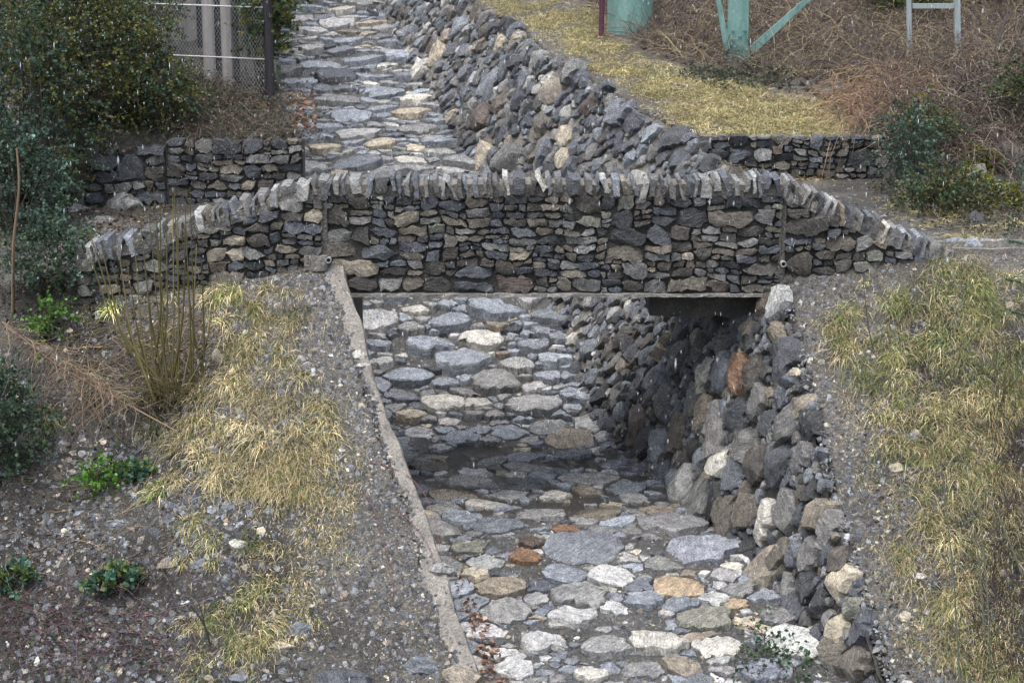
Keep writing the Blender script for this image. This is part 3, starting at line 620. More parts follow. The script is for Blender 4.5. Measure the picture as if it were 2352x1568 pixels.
# ------------------------------------------------------------------ channel side walls
def ruled_wall(name, label, y0, y1, topz, fixed, classes, aspect, base_x=XB, top_x=XR, lim=300, rings=FACET, back=0.1, k=2.1, hfac=.4, gap=.008, weights=W_RUBBLE, tilt=.18):
    yy = np.arange(y0, y1 + .001, .1)
    A = np.c_[base_x(yy), yy, bed(yy) - .1]; B = np.c_[top_x(yy), yy, topz(yy)]
    Lu = np.r_[0, np.cumsum(np.linalg.norm(np.diff((A + B) / 2, axis=0), axis=1))]; Hs = np.linalg.norm(B - A, axis=1)
    def P(u, v):
        y = np.interp(u, Lu, yy); h = np.interp(u, Lu, Hs); a = np.array([np.interp(y, yy, A[:, i]) for i in range(3)]); b = np.array([np.interp(y, yy, B[:, i]) for i in range(3)])
        return a + (b - a) * v / h
    def frame(u, v):
        o = P(u, v); U = P(min(u + .05, Lu[-1]), v) - P(max(u - .05, 0), v); U /= np.linalg.norm(U); Vv = P(u, v + .1) - o; Vv /= np.linalg.norm(Vv)
        N = np.cross(U, Vv); N /= np.linalg.norm(N)
        if N[0] > 0: N = -N
        Vv = np.cross(N, U)
        return o - N * .02, U, Vv, N
    mid = (yy[0] + yy[-1]) / 2; loc = np.array([float(base_x(mid)), mid, float(bed(mid))])
    root = empty(name, loc, label, 'wall')
    nt = 24; T = np.linspace(0, 1, nt); V = []
    for i in range(len(yy)):
        for t_ in T:
            q = A[i] + (B[i] - A[i]) * t_; q = q + np.array([back * .8, 0, -.0]) * (1 if t_ < .97 else .4) + np.array([rng.normal(0, .012), 0, rng.normal(0, .012)])
            V.append(q)
    n = len(yy); i = (np.arange(n - 1)[:, None] * nt + np.arange(nt - 1)[None]).ravel()
    cr = add('wall_core', mesh_np('wall_core', np.array(V) - loc, np.c_[i, i + nt, i + nt + 1, i + 1]), M_MORTAR if name == 'rubble_wall' else M_DARKMORTAR, root, loc)
    fx = []
    for px, py, w, h, col in fixed:
        d = ray(px, py); Y = np.arange(y0 - .5, y1 + .5, .01); Q = CAM[None] + d[None] * (Y - CAM[1])[:, None]
        ax = base_x(Y); bx = top_x(Y); az = bed(Y) - .1; bz = topz(Y)
        sx = ax + (bx - ax) * np.clip((Q[:, 2] - az) / np.maximum(bz - az, .05), 0, 1)
        kk = np.nonzero(Q[:, 0] >= sx)[0]
        if not len(kk): continue
        # first crossing where ray passes from the channel into the wall
        j = np.nonzero((Q[1:, 0] >= sx[1:]) & (Q[:-1, 0] < sx[:-1]))[0]
        j = j[0] if len(j) else kk[0]
        y = float(np.clip(Y[j], y0, y1)); u = float(np.interp(y, yy, Lu)); t_ = np.clip((Q[j, 2] - az[j]) / max(bz[j] - az[j], .05), 0, 1); v = float(t_ * np.interp(u, Lu, Hs))
        dep = (y - CAM[1]) * cp + (Q[j, 2] - CAM[2]) * sp_
        fr = frame(u, v); p0 = np.array(project(fr[0])); pu = np.array(project(fr[0] + fr[1] * .1)) - p0; pv = np.array(project(fr[0] + fr[2] * .1)) - p0
        # size on the surface that gives the wanted size in the picture
        a = min(.1 * (w / 2) / max(np.hypot(*pu), 6), .26); b = min(.1 * (h / 2) / max(np.hypot(*pv), 8), .3)
        fx.append(dict(u=u, v=v, a=a, b=b, r=math.sqrt(max(a, .03) / aspect * max(b, .03)), col=col))
    S = pack((0, Lu[-1], -.02, Hs.max()), lambda u, v: v < np.interp(u, Lu, Hs) - .03, classes, aspect, fx, .93)
    S = cells(S, aspect, k, [(-1, 0, 0), (1, 0, Lu[-1])], .3)
    lay(S, frame, cr, 'wall_stone', 'small_wall_stones', lambda s: float(np.clip(hfac * math.sqrt(s['area']) * rng.uniform(.6, 1.15), .03, .26)), lambda s: .12, rings, weights, lim, gap, tilt, .025, R(22))
    return root
topz_low = lambda y: np.where(np.asarray(y) < 0.0, bank_plain(XR(y), np.minimum(y, 0)) + .02, np.interp(y, [0.0, 0.25, 2.6], [.08, -.38, -.38]))
LOWFIX = [(1690, 850, 55, 85, 'rust'), (1640, 945, 44, 72, 'pale'), (1690, 945, 56, 76, 'dblue'), (1745, 1342, 78, 112, 'tan'), (1922, 1345, 66, 62, 'cream'), (1922, 1432, 66, 56, 'cream'), (1878, 1170, 56, 72, 'tan'), (1802, 1172, 66, 84, 'grey'),
    (1655, 1222, 84, 88, 'brown'), (1702, 1285, 72, 100, 'dark'), (1812, 1412, 92, 92, 'dblue'), (1548, 1012, 76, 80, 'brown'), (1455, 975, 84, 96, 'drust'), (1292, 692, 30, 50, 'rust'), (1340, 745, 34, 86, 'cream'), (1305, 775, 44, 60, 'drust'),
    (1400, 790, 60, 90, 'dark'), (1452, 775, 66, 76, 'dbrown'), (1425, 870, 50, 70, 'dark'), (1375, 920, 60, 60, 'brown'), (1520, 930, 60, 66, 'grey'), (1735, 925, 60, 70, 'grey'), (1780, 1070, 72, 80, 'dblue'), (1712, 1010, 70, 60, 'grey'), (1830, 940, 40, 44, 'tan'), (1800, 985, 66, 70, 'grey'),
    (1855, 1275, 60, 56, 'grey'), (1845, 1345, 92, 70, 'dark'), (1870, 1400, 50, 60, 'dark'), (1950, 1400, 36, 64, 'olive'), (1960, 1520, 110, 90, 'brown'), (1790, 1260, 66, 60, 'brown'), (1565, 1110, 66, 80, 'pale'), (1585, 915, 50, 60, 'grey'), (1660, 780, 50, 60, 'grey'), (1720, 745, 60, 46, 'brown'), (1780, 750, 40, 50, 'tan'), (1750, 700, 34, 60, 'drust')]
ruled_wall('boulder_wall', 'channel wall of big angular boulders running from under the bridge to the foreground', -5.2, 2.6, topz_low, LOWFIX, [(.2, .28, 500), (.12, .18, 1600), (.06, .1, 3000), (.03, .05, 4000)], .75, hfac=.25, tilt=.1)
UPFIX = [(960, 172, 30, 54, 'white'), (1000, 130, 40, 40, 'cream'), (1105, 270, 56, 62, 'drust'), (1145, 235, 40, 44, 'drust'), (1275, 200, 40, 64, 'tan'), (1300, 300, 34, 50, 'cream'), (1235, 290, 44, 50, 'brown'), (1255, 180, 24, 30, 'white'), (1145, 100, 34, 34, 'cream'), (1345, 240, 30, 46, 'drust'), (1240, 350, 50, 60, 'blue'), (1180, 350, 50, 70, 'grey'), (1110, 345, 50, 60, 'cream'), (1290, 365, 34, 40, 'cream'), (1200, 180, 60, 50, 'blue'), (1120, 190, 60, 70, 'blue'), (1050, 60, 50, 60, 'blue')]
ruled_wall('rubble_wall', 'sloping rubble bank wall of dark angular stones above the bridge', 2.64, 17, crest, UPFIX, [(.13, .18, 500), (.085, .12, 2500), (.055, .075, 4500), (.035, .045, 3000)], .7, k=2.1, hfac=.29, tilt=.12)
# plain concrete-capped wall on the other side (only its top edge shows)
def edge_wall(name, label, y0, y1, top, width, mat):
    yy = np.arange(y0, y1 + .001, .05); loc = np.array([float(XL((y0 + y1) / 2)), (y0 + y1) / 2, float(bed((y0 + y1) / 2))]); V = []
    for y in yy:
        x = float(XL(y)); z = float(top(y)); e = .06 * float(fbm(np.array(y), np.array(3.3), 3.0, 3)); w = width * (1 + .8 * float(fbm(np.array(y), np.array(.7), 2.6, 3)))
        V += [(x + .03, y, bed(y) - .3), (x + e, y, z - .06 + e * .5), (x - .03 + e, y, z + rng.normal(0, .007)), (x - w * .5, y, z + .015 + rng.normal(0, .01)), (x - w, y, z - .015 + rng.normal(0, .012)), (x - w - .08, y, z - .3)]
    n = len(yy); i = (np.arange(n - 1)[:, None] * 6 + np.arange(5)[None]).ravel()
    return add(name, mesh_np(name, np.array(V) - loc, np.c_[i, i + 1, i + 7, i + 6], None, R(35)), mat, None, loc, label, 'wall', None, 'thing')
edge_wall('concrete_wall', 'rough concrete channel wall edging the gravel slope in the foreground', -5.6, 0.1, lambda y: land(np.array(XL(y) - .12), np.array(min(y, 0.0))) + .008, .2, M_MORTAR)
edge_wall('earth_wall', 'upstream channel wall edging the bramble slope by the fence', 2.62, 20, lambda y: land(np.array(XL(y) - .3), np.array(y)) - .03, .3, M_DARKMORTAR)

# retaining walls on the uphill side of the road
def uphill(name, label, x0, x1, y, zt, zb, fixed, classes):
    loc = np.array([(x0 + x1) / 2, y, zb]); root = empty(name, loc, label, 'wall', 'uphill retaining walls')
    cr = wobble_box('wall_core', x0, x1, y, y + .3, zb - .4, zt - .02, M_DARKMORTAR, root, loc, 24, .012)
    fx = face_fixed(fixed, y)
    S = masonry(x0, x1, zb - .12, zt + .03, .09 if x0 < -7 else .045, None, fx)
    lay(S, wall_frame(y), cr, 'face_stone', 'chinking_stones', lambda s: rng.uniform(.05, .11), lambda s: .1, BLOCK, W_PARAPET, 300, .006, .12, .025)
uphill('retaining_wall', 'dry stone retaining wall below the yellow grass terrace', 2.6, 5.3, 5.36, 1.0, .25, [(1780, 370, 50, 30, 'pale'), (1915, 385, 60, 40, 'drust'), (1680, 362, 80, 24, 'dark'), (1770, 345, 60, 20, 'dark'), (1860, 340, 70, 40, 'dblue'), (1820, 405, 50, 40, 'dbrown')], [(.1, .14, 100), (.065, .09, 800), (.04, .06, 1500)])
uphill('retaining_wall', 'old retaining wall of large dark stones half hidden by the evergreen shrubs', -7.6, -4.76, 5.0, .9, .0, [], [])
uphill('retaining_wall', 'dry stone retaining wall under the bramble slope beside the paved channel', -4.75, -2.87, 4.98, 1.0, .05, [(505, 395, 60, 22, 'tan'), (500, 425, 44, 32, 'brown'), (440, 400, 90, 24, 'dbrown'), (560, 430, 90, 22, 'dbrown'), (450, 375, 60, 30, 'grey')], [(.1, .13, 100), (.065, .09, 800), (.04, .06, 1500)])

# ------------------------------------------------------------------ loose rocks, each its own thing
def loose(px, py, w, h, col, label, name='rock', up=.5):
    p = hit(px, py + h * .25, table, -6, 20); dep = (p[1] - CAM[1]) * cp + (p[2] - CAM[2]) * sp_
    a = w / 2 * dep / FPX; b = h / 2 * dep / FPX
    th = np.arange(13) * 2 * math.pi / 13 + rng.normal(0, .12, 13)
    poly = np.c_[np.cos(th) * a * (1 + rng.uniform(-.15, .15, 13)), np.sin(th) * b * (1 + rng.uniform(-.15, .15, 13))]
    V, F, c = rock(poly, max(min(a, b) * 1.0, .02), min(a, b) * .8, BOULDER, .15, 3, 0, .05)
    N = np.array([0, -.72, .7]); N /= np.linalg.norm(N); U = np.array([1., 0, 0]); Vv = np.cross(N, U)
    add(name, mesh_np(name, V[:, :1] * U + V[:, 1:2] * Vv + V[:, 2:] * N, F, rgba(PAL[col]), R(30)), M_STONE, None, p, label, 'rock', 'loose rocks on the banks')
for a in [(65, 990, 62, 66, 'olive', 'rounded greenish boulder half under the dark evergreen shrub'), (775, 1556, 165, 62, 'dblue', 'large dark wet boulder with pale edges at the bottom of the gravel slope'),
          (975, 1522, 96, 46, 'blue', 'grey block set in the gravel just above the bottom edge, beside the wall'), (1062, 1545, 100, 56, 'tan', 'rusty grey boulder at the foot of the concrete wall'),
          (826, 812, 36, 26, 'white', 'white stone on the concrete wall edge, upper of a pair'), (832, 836, 46, 14, 'white', 'flat white stone on the concrete wall edge, lower of a pair'),
          (500, 812, 28, 34, 'tan', 'tan rock between the upright stems and the dry grass'), (550, 1243, 42, 34, 'white', 'white broken stone beside a green grass tuft'),
          (1015, 1300, 66, 30, 'pale', 'pale broken lump on the edge of the concrete wall'), (640, 1478, 70, 20, 'cream', 'flat cream slab low on the dry grass slope'), (690, 1440, 66, 36, 'blue', 'blue grey rock low on the gravel slope among grass tufts'),
          (545, 1550, 52, 30, 'blue', 'flat blue stone at the bottom of the left grass slope'), (380, 1290, 60, 34, 'tan', 'tan boulder under the spurge plant'), (270, 1200, 66, 22, 'blue', 'flat blue slate lying in the dark scree'),
          (640, 1010, 26, 20, 'tan', 'small tan rock in the middle of the straw grass'), (104, 800, 44, 24, 'pale', 'pale rock under the dead pine branch'), (100, 1050 + 740, 30, 20, 'grey', 'grey rock below the frame')][:-1]: loose(*a)
for a in [(2060, 1070, 44, 26, 'cream', 'cream rock on the gravel right of the boulder wall, in dry grass'), (2100, 1000, 34, 30, 'pale', 'pale rock in the long grass of the bank'), (1840, 805, 30, 18, 'white', 'white pebble on the gravel beside the bridge corner'),
          (1880, 772, 40, 20, 'dblue', 'dark slate flake at the top of the gravel strip'), (1826, 852, 30, 22, 'cream', 'cream cobble on the wall edge below the bridge corner'), (2112, 1318, 36, 26, 'white', 'white cobble in the gravel between wall and dry grass'),
          (2080, 1412, 36, 30, 'cream', 'cream cobble low on the gravel strip'), (2320, 700, 30, 22, 'tan', 'tan cobble at the pine twigs'), (1860, 930, 40, 20, 'blue', 'flat slate chip on the gravel strip by the boulder wall')]: loose(*a)
for a in [(150, 468, 110, 56, 'pale', 'long pale boulder under the evergreen shrubs, nearest the picture edge'), (275, 462, 120, 58, 'pale', 'broad pale boulder with a split face beside the old wall'), (95, 485, 80, 44, 'tan', 'tan boulder tucked beside the long pale boulder'),
          (205, 452, 60, 40, 'dbrown', 'dark boulder wedged between the two pale boulders'), (330, 425, 70, 60, 'dbrown', 'dark brown boulder under the shrub roots'), (230, 505, 80, 26, 'grey', 'low grey stone on the road edge behind the long wing wall')]: loose(*a, name='boulder')
for a in [(2230, 400, 90, 80, 'olive', 'mossy boulder with bright moss on its crown'), (2290, 440, 80, 60, 'olive', 'mossy boulder low on the shaded slope'), (2180, 440, 70, 50, 'dbrown', 'dark half-buried boulder beside the mossy one'), (2320, 350, 90, 80, 'dbrown', 'tall dark boulder above the mossy ones'), (2100, 420, 70, 50, 'dbrown', 'brown boulder at the end of the terrace wall'), (2240, 500, 60, 40, 'dark', 'small dark boulder at the foot of the mossy slope')]: loose(*a, name='boulder')

# ------------------------------------------------------------------ gravel
def rock_templates(k):
    T = []
    for _ in range(k):
        v = np.array([[1, 0, 0], [0.5, .87, 0], [-.5, .87, 0], [-1, 0, 0], [-.5, -.87, 0], [.5, -.87, 0], [.15, .1, .7], [-.25, -.2, .65]]) * (1 + rng.normal(0, .17, (8, 1))) + rng.normal(0, .07, (8, 3))
        f = np.array([[0, 1, 6], [1, 2, 6], [2, 7, 6], [2, 3, 7], [3, 4, 7], [4, 5, 7], [5, 0, 6], [5, 6, 7]]); T.append((v, f))
    return T
TPL = rock_templates(12)
def scatter(G, P, N, size, cols):
    k = len(P); th = rng.uniform(0, 6.28, k); N = N + rng.normal(0, .22, (k, 3)); N /= np.linalg.norm(N, axis=1)[:, None]
    A = np.cross(N, np.c_[np.cos(th), np.sin(th), np.zeros(k) + .1]); A /= np.linalg.norm(A, axis=1)[:, None]; B = np.cross(N, A)
    sc = size[:, None] * np.c_[np.ones(k), rng.uniform(.5, .95, k), rng.uniform(.35, .9, k)]
    which = rng.integers(0, len(TPL), k)
    for w in range(len(TPL)):
        m = np.nonzero(which == w)[0]
        if not len(m): continue
        v, f = TPL[w]; L = v[None] * sc[m][:, None, :]
        W = P[m][:, None] + L[..., :1] * A[m][:, None] + L[..., 1:2] * B[m][:, None] + L[..., 2:] * N[m][:, None]
        n = len(v); F = (f[None] + (np.arange(len(m)) * n)[:, None, None]).reshape(-1, 3)
        G.put(W.reshape(-1, 3), F, np.repeat(np.c_[cols[m], rng.random(len(m))], n, 0))
def surf_normal(fn, x, y, e=.05):
    n = np.c_[-(fn(x + e, y) - fn(x - e, y)) / (2 * e), -(fn(x, y + e) - fn(x, y - e)) / (2 * e), np.ones(len(x))]
    return n / np.linalg.norm(n, axis=1)[:, None]
GPAL = np.array([PAL['dark'], PAL['dblue'], PAL['blue'], PAL['grey'], PAL['brown'], PAL['dbrown'], PAL['tan'], PAL['cream'], PAL['white']])
def gcols(k, w): 
    c = GPAL[rng.choice(9, k, p=np.array(w) / sum(w))]; return np.clip(c * np.exp(rng.normal(0, .35, (k, 1))), .01, .6)
def sizes(k, lo, hi, pw=2.2): return lo * (hi / lo) ** (rng.random(k) ** pw)
def gravel(label, n, xr, yr, fn, keep, lo, hi, w, name='gravel', sink=.1):
    x = rng.uniform(*xr, n); y = rng.uniform(*yr, n); m = keep(x, y); x, y = x[m], y[m]
    s = sizes(len(x), lo, hi); P = np.c_[x, y, fn(x, y) - s * sink]; G = Geo(); scatter(G, P, surf_normal(fn, x, y), s, gcols(len(x), w))
    return G.build(name, M_STONE, None, (0, 0, 0), kind='stuff', label=label, cat='gravel')
inview = lambda x, y: (lambda q: (q[0] > -60) & (q[0] < 2420) & (q[1] < 1640) & (q[1] > -60))(project(np.c_[x, y, land(x, y)]))
WG = [3, 3.8, 2.2, 1.8, 1.2, 1.8, .7, .4, .14]
gravel('grey slate chips and pale pebbles on the left gravel slope', 52000, (-6.6, -.1), (-5, -.05), land, lambda x, y: (x < XL(y) - .06) & inview(x, y) & (rng.random(len(x)) < .3 + .7 * sstep(-1.9, -.3, x - XL(y)) + .2 * vnoise(x, y, 1.5)), .009, .05, WG)
gravel('fine pale grit on the slope beside the concrete wall', 26000, (-3.6, 0), (-5, -.05), land, lambda x, y: (x < XL(y) - .05) & inview(x, y) & (rng.random(len(x)) < sstep(-1.7, -.2, x - XL(y))), .006, .02, [1, 1.5, 2, 2.5, 2, 1, 2, 1, .3])
gravel('coarse dark scree on the lower left bank', 16000, (-6.6, -1.2), (-5, -1.2), land, lambda x, y: (x < XL(y) - .5) & inview(x, y) & (rng.random(len(x)) < sstep(-1.6, -2.6, x) * (.6 + 1.6 * vnoise(x, y, 1.7))), .016, .07, [3, 3.8, 2.2, 1.8, 1.2, 1.8, .6, .4, .12])
gravel('dark slate chips and pebbles on the right gravel strip', 42000, (2.7, 7), (-5, -.02), land, lambda x, y: (x > XR(y) + .06) & inview(x, y) & (rng.random(len(x)) < .25 + .75 * sstep(1.5, .3, x - XR(y))), .009, .045, WG)
gravel('loose grit between the paving stones of the channel', 42000, (-2.2, 4.6), (-5.4, 7.5), bed_z, lambda x, y: (x > XL(y)) & (x < XB(y) + .1) & ((y < -.4) | (y > 2.6) | (rng.random(len(x)) < .35)), .008, .05, [1.5, 3, 2, 2, 1, 1, 1.2, .8, .4])
gravel('loose grit between the paving stones above the bridge', 12000, (-5.5, 0), (8.0, 18), bed_z, lambda x, y: (x > XL(y)) & (x < XB(y) + .15), .014, .06, [1.2, 3, 3, 2, 1, 1, 1, .8, .5])
gravel('gravel ledge along the crest of the rubble wall', 9000, (-2, 5.4), (5.3, 17), land, lambda x, y: (x > XR(y) + .0) & (x < XR(y) + .55 + .3 * vnoise(x, y, 1.2)) | ((y < 5.8) & (x > 2.5) & (x < 5.2) & (y > 5.45)), .014, .06, [1, 3, 3, 2, 1, 1, 1.2, 1, .5])
gravel('stony dirt on the road ends and the slope foot', 7000, (-7, 7.5), (.5, 5), land, lambda x, y: ((x < -2.6) | (x > 3.2)), .012, .06, WG)

# ------------------------------------------------------------------ grass, leaves, stems
def blades(G, P, D, L, Wd, droop, C, seg=4, tipdry=None):
    k = len(P); t = np.linspace(0, 1, seg + 1); L = np.broadcast_to(L, k); Wd = np.broadcast_to(Wd, k); droop = np.broadcast_to(droop, k)
    X = P[:, None] + D[:, None] * (L[:, None] * t)[..., None]; X[..., 2] -= (droop * L)[:, None] * t ** 2
    side = np.cross(D, np.c_[rng.normal(0, .3, k), rng.normal(0, .3, k), np.ones(k)]) + rng.normal(0, .15, (k, 3)); side /= np.maximum(np.linalg.norm(side, axis=1), 1e-6)[:, None]
    w = Wd[:, None] * (1 - t ** 1.7 * .93)[None]
    V = np.stack([X - side[:, None] * w[..., None], X + side[:, None] * w[..., None]], 2).reshape(-1, 3)
    n = 2 * (seg + 1); b = (np.arange(k) * n)[:, None]; q = []
    for s in range(seg): q += [np.c_[b + 2 * s, b + 2 * s + 1, b + 2 * s + 3], np.c_[b + 2 * s, b + 2 * s + 3, b + 2 * s + 2]]
    Cv = np.repeat(np.c_[C, np.ones(k)], n, 0)
    G.put(V, np.concatenate(q), Cv)
STRAW = np.array([[.54, .45, .26], [.66, .57, .36], [.42, .34, .18], [.26, .2, .1]]); GREENS = np.array([[.1, .15, .035], [.15, .19, .045], [.2, .22, .06], [.085, .14, .05]])
def tussock(G, c, r, n, length, green=.35, fn=land, lean=(0, -.6), wd=.0026, flat=1.0, yellow=0.0):
    a = rng.uniform(0, 6.28, n); q = np.sqrt(rng.random(n)) * r; x = c[0] + np.cos(a) * q; y = c[1] + np.sin(a) * q * .75
    P = np.c_[x, y, fn(x, y) - .01]
    D = np.c_[np.cos(a) * q / r * .55 + rng.normal(0, .5, n) + lean[0] + rng.normal(0, .25), np.sin(a) * q / r * .55 + rng.normal(0, .45, n) + lean[1], rng.uniform(.5, 1.2, n)]; D /= np.linalg.norm(D, axis=1)[:, None]
    g = rng.random(n) < green; kk_ = .75; C = np.where(g[:, None], GREENS[rng.integers(0, 4, n)], STRAW[rng.integers(0, 4, n)]) * np.exp(rng.normal(0, .2, (n, 1)))
    C = C * math.exp(rng.normal(0, .32))
    if yellow: C = C * (1 - yellow) + np.array([.5, .44, .23]) * yellow
    blades(G, P, D, length * rng.uniform(.5, 1.15, n), wd * rng.uniform(.7, 1.4, n), rng.uniform(.45, 1.0, n) * flat, C)
def unit(D): return D / np.linalg.norm(D, axis=1)[:, None]
def in_poly(px, py, poly):
    poly = np.asarray(poly, float); c = np.zeros(np.shape(px), bool); j = len(poly) - 1
    for i in range(len(poly)):
        xi, yi = poly[i]; xj, yj = poly[j]
        c ^= ((yi > py) != (yj > py)) & (px < (xj - xi) * (py - yi) / (yj - yi + 1e-9) + xi); j = i
    return c
def tuft_field(G, poly, n, rad, length, blades_n, green, **kw):
    poly = np.asarray(poly, float); lo, hi = poly.min(0), poly.max(0); k = 0
    while k < n:
        px, py = rng.uniform(lo, hi)
        if not in_poly(np.array(px), np.array(py), poly): continue
        k += 1; c = hit(px, py, table, -6, 22); s = rng.uniform(.35, 1.2)
        tussock(G, c, rad * s, int(blades_n * s), length * s, green * rng.uniform(.3, 1.7), **kw)
        m = int(blades_n * .45); x = c[0] + rng.normal(0, rad * 1.2, m); y = c[1] + rng.normal(0, rad * .9, m); P = np.c_[x, y, table(x, y) + .012]
        ok = (x < XL(y) - .1) | (x > XR(y) + .1); a = rng.normal(-1.57, .9, m); D = unit(np.c_[np.cos(a), np.sin(a) * .8, -.55 * (c[1] < 0) + rng.normal(.12, .2, m)])
        C = STRAW[rng.integers(0, 4, m)] * np.exp(rng.normal(-.25, .3, (m, 1))); blades(G, P[ok], D[ok], length * .6 * rng.uniform(.5, 1.2, ok.sum()), kw.get('wd', .0026), .1, C[ok], 3)
G = Geo()
tuft_field(G, [(400, 930), (560, 850), (700, 870), (760, 930), (760, 1000), (700, 1150), (560, 1130), (400, 1160), (380, 1050)], 95, .14, .27, 130, .25)
tuft_field(G, [(480, 690), (560, 660), (690, 670), (700, 760), (640, 860), (520, 840)], 42, .11, .22, 110, .4)
tuft_field(G, [(560, 1130), (740, 960), (850, 1040), (800, 1300), (640, 1400), (560, 1280)], 120, .11, .14, 36, .3)
tuft_field(G, [(410, 1180), (500, 1180), (500, 1300), (420, 1290)], 9, .11, .2, 130, .5)
tuft_field(G, [(400, 1400), (600, 1340), (640, 1440), (560, 1568), (420, 1568)], 34, .13, .2, 110, .55)
tuft_field(G, [(640, 1240), (780, 1200), (760, 1500), (620, 1540)], 34, .08, .11, 45, .4)
tuft_field(G, [(120, 700), (480, 640), (480, 760), (300, 800)], 8, .08, .16, 50, .5)
G.build('grass', M_GRASS, kind='stuff', label='straw coloured grass tussocks on the left bank', cat='grass')
G = Geo()
tuft_field(G, [(1850, 690), (2000, 650), (2150, 590), (2352, 600), (2352, 900), (2100, 960), (1960, 860), (1880, 760)], 105, .13, .26, 110, .6)
tuft_field(G, [(2000, 930), (2352, 880), (2352, 1300), (2100, 1250), (2060, 1050)], 105, .14, .26, 100, .4)
tuft_field(G, [(2060, 1250), (2352, 1280), (2352, 1568), (2180, 1568), (2100, 1450)], 80, .12, .22, 80, .4)
tuft_field(G, [(1900, 850), (2050, 950), (2120, 1500), (2060, 1500), (1960, 1050)], 110, .11, .11, 30, .3)
G.build('grass', M_GRASS, kind='stuff', label='yellow green grass tussocks on the right bank', cat='grass')
G = Geo()
TERR = [(1120, 0), (1350, 0), (1480, 140), (1640, 180), (1800, 220), (1930, 245), (1985, 325), (1700, 322), (1560, 290), (1420, 190), (1250, 90)]
tuft_field(G, [(1990, 450), (2352, 470), (2352, 560), (2170, 565)], 45, .12, .22, 80, .35)
tuft_field(G, TERR, 330, .2, .19, 110, .45, yellow=.3, wd=.004)
tuft_field(G, [(1640, 180), (1930, 245), (1985, 325), (1700, 322), (1600, 300)], 60, .18, .24, 110, .4, yellow=.25, wd=.005)
G.build('grass', M_GRASS, kind='stuff', label='yellow grass on the terrace above the rubble wall', cat='grass')
for px, py, g, r_, lab in [(350, 1010, .7, .14, 'green grass tuft at the edge of the dark scree left of the straw grass'), (362, 1150, .75, .12, 'green grass tuft hanging over the scree beside the straw grass'), (570, 1272, .8, .11, 'small green grass tuft below the white broken stone'),
                           (110, 980, .7, .13, 'green grass tuft beside the rounded greenish boulder'), (255, 730, .7, .09, 'pale green grass tuft behind the upright stems'), (2240, 880, .8, .14, 'bright green tuft in the grass of the right bank'), (1825, 185, .1, .22, 'straw tussock at the edge of the dry brush on the terrace'), (1945, 310, .1, .2, 'straw tussock hanging over the terrace wall end'), (2190, 510, .15, .18, 'straw tussock at the foot of the mossy slope')]:
    G = Geo(); c = hit(px, py - 20, land, -6, 20); tussock(G, c, r_, 170, r_ * 2.1, g); G.build('grass_tussock', M_GRASS, None, c, label=lab, cat='grass', group='single grass tussocks')

def tubes(G, X, rad, C):                           # X (k, s, 3), rad (k, s)
    k, s, _ = X.shape; T = np.gradient(X, axis=1); T /= np.maximum(np.linalg.norm(T, axis=2), 1e-6)[..., None]
    A = np.cross(T, np.array([.31, .17, .93]) + 0 * T); A /= np.maximum(np.linalg.norm(A, axis=2), 1e-6)[..., None]; B = np.cross(T, A)
    V = np.stack([X + rad[..., None] * (math.cos(a) * A + math.sin(a) * B) for a in (0, 2.094, 4.189)], 2).reshape(-1, 3)
    n = 3 * s; b = (np.arange(k) * n)[:, None]; q = []
    for i in range(s - 1):
        for j in range(3):
            j2 = (j + 1) % 3; q += [np.c_[b + 3 * i + j, b + 3 * i + j2, b + 3 * i + 3 + j2], np.c_[b + 3 * i + j, b + 3 * i + 3 + j2, b + 3 * i + 3 + j]]
    G.put(V, np.concatenate(q), np.repeat(np.c_[C, np.ones(k)], n, 0))
def arcs(P, D, L, droop, seg=6, wig=.04):
    t = np.linspace(0, 1, seg + 1); k = len(P); L = np.broadcast_to(L, k); droop = np.broadcast_to(droop, k)
    X = P[:, None] + D[:, None] * (L[:, None] * t)[..., None]; X[..., 2] -= (droop * L)[:, None] * t ** 2
    return X + np.cumsum(rng.normal(0, 1, X.shape), 1) * (wig * L)[:, None, None] * (t[None, :, None] > 0) * .5
def unit(D): return D / np.linalg.norm(D, axis=1)[:, None]
def taper(r, k, seg, e=.25): return np.broadcast_to(r, k)[:, None] * np.linspace(1, e, seg + 1)[None]
def jitcol(c, k, s=.2): return np.clip(np.array(c)[None] * np.exp(rng.normal(0, s, (k, 1))) * (1 + rng.normal(0, .06, (k, 3))), 0, .8)
def leaves(G, P, A, size, C, ratio=.45, bend=.25):
    k = len(P); A = unit(A); B = np.cross(A, rng.normal(0, 1, (k, 3))); B = unit(B); N = np.cross(A, B); s = np.broadcast_to(size, k)[:, None]
    V = np.stack([P, P + A * s * .5 + B * s * ratio + N * s * bend * .5, P + A * s, P + A * s * .5 - B * s * ratio + N * s * bend * .5], 1).reshape(-1, 3)
    b = (np.arange(k) * 4)[:, None]; G.put(V, np.concatenate([np.c_[b, b + 1, b + 2], np.c_[b, b + 2, b + 3]]), np.repeat(np.c_[C, np.ones(k)], 4, 0))

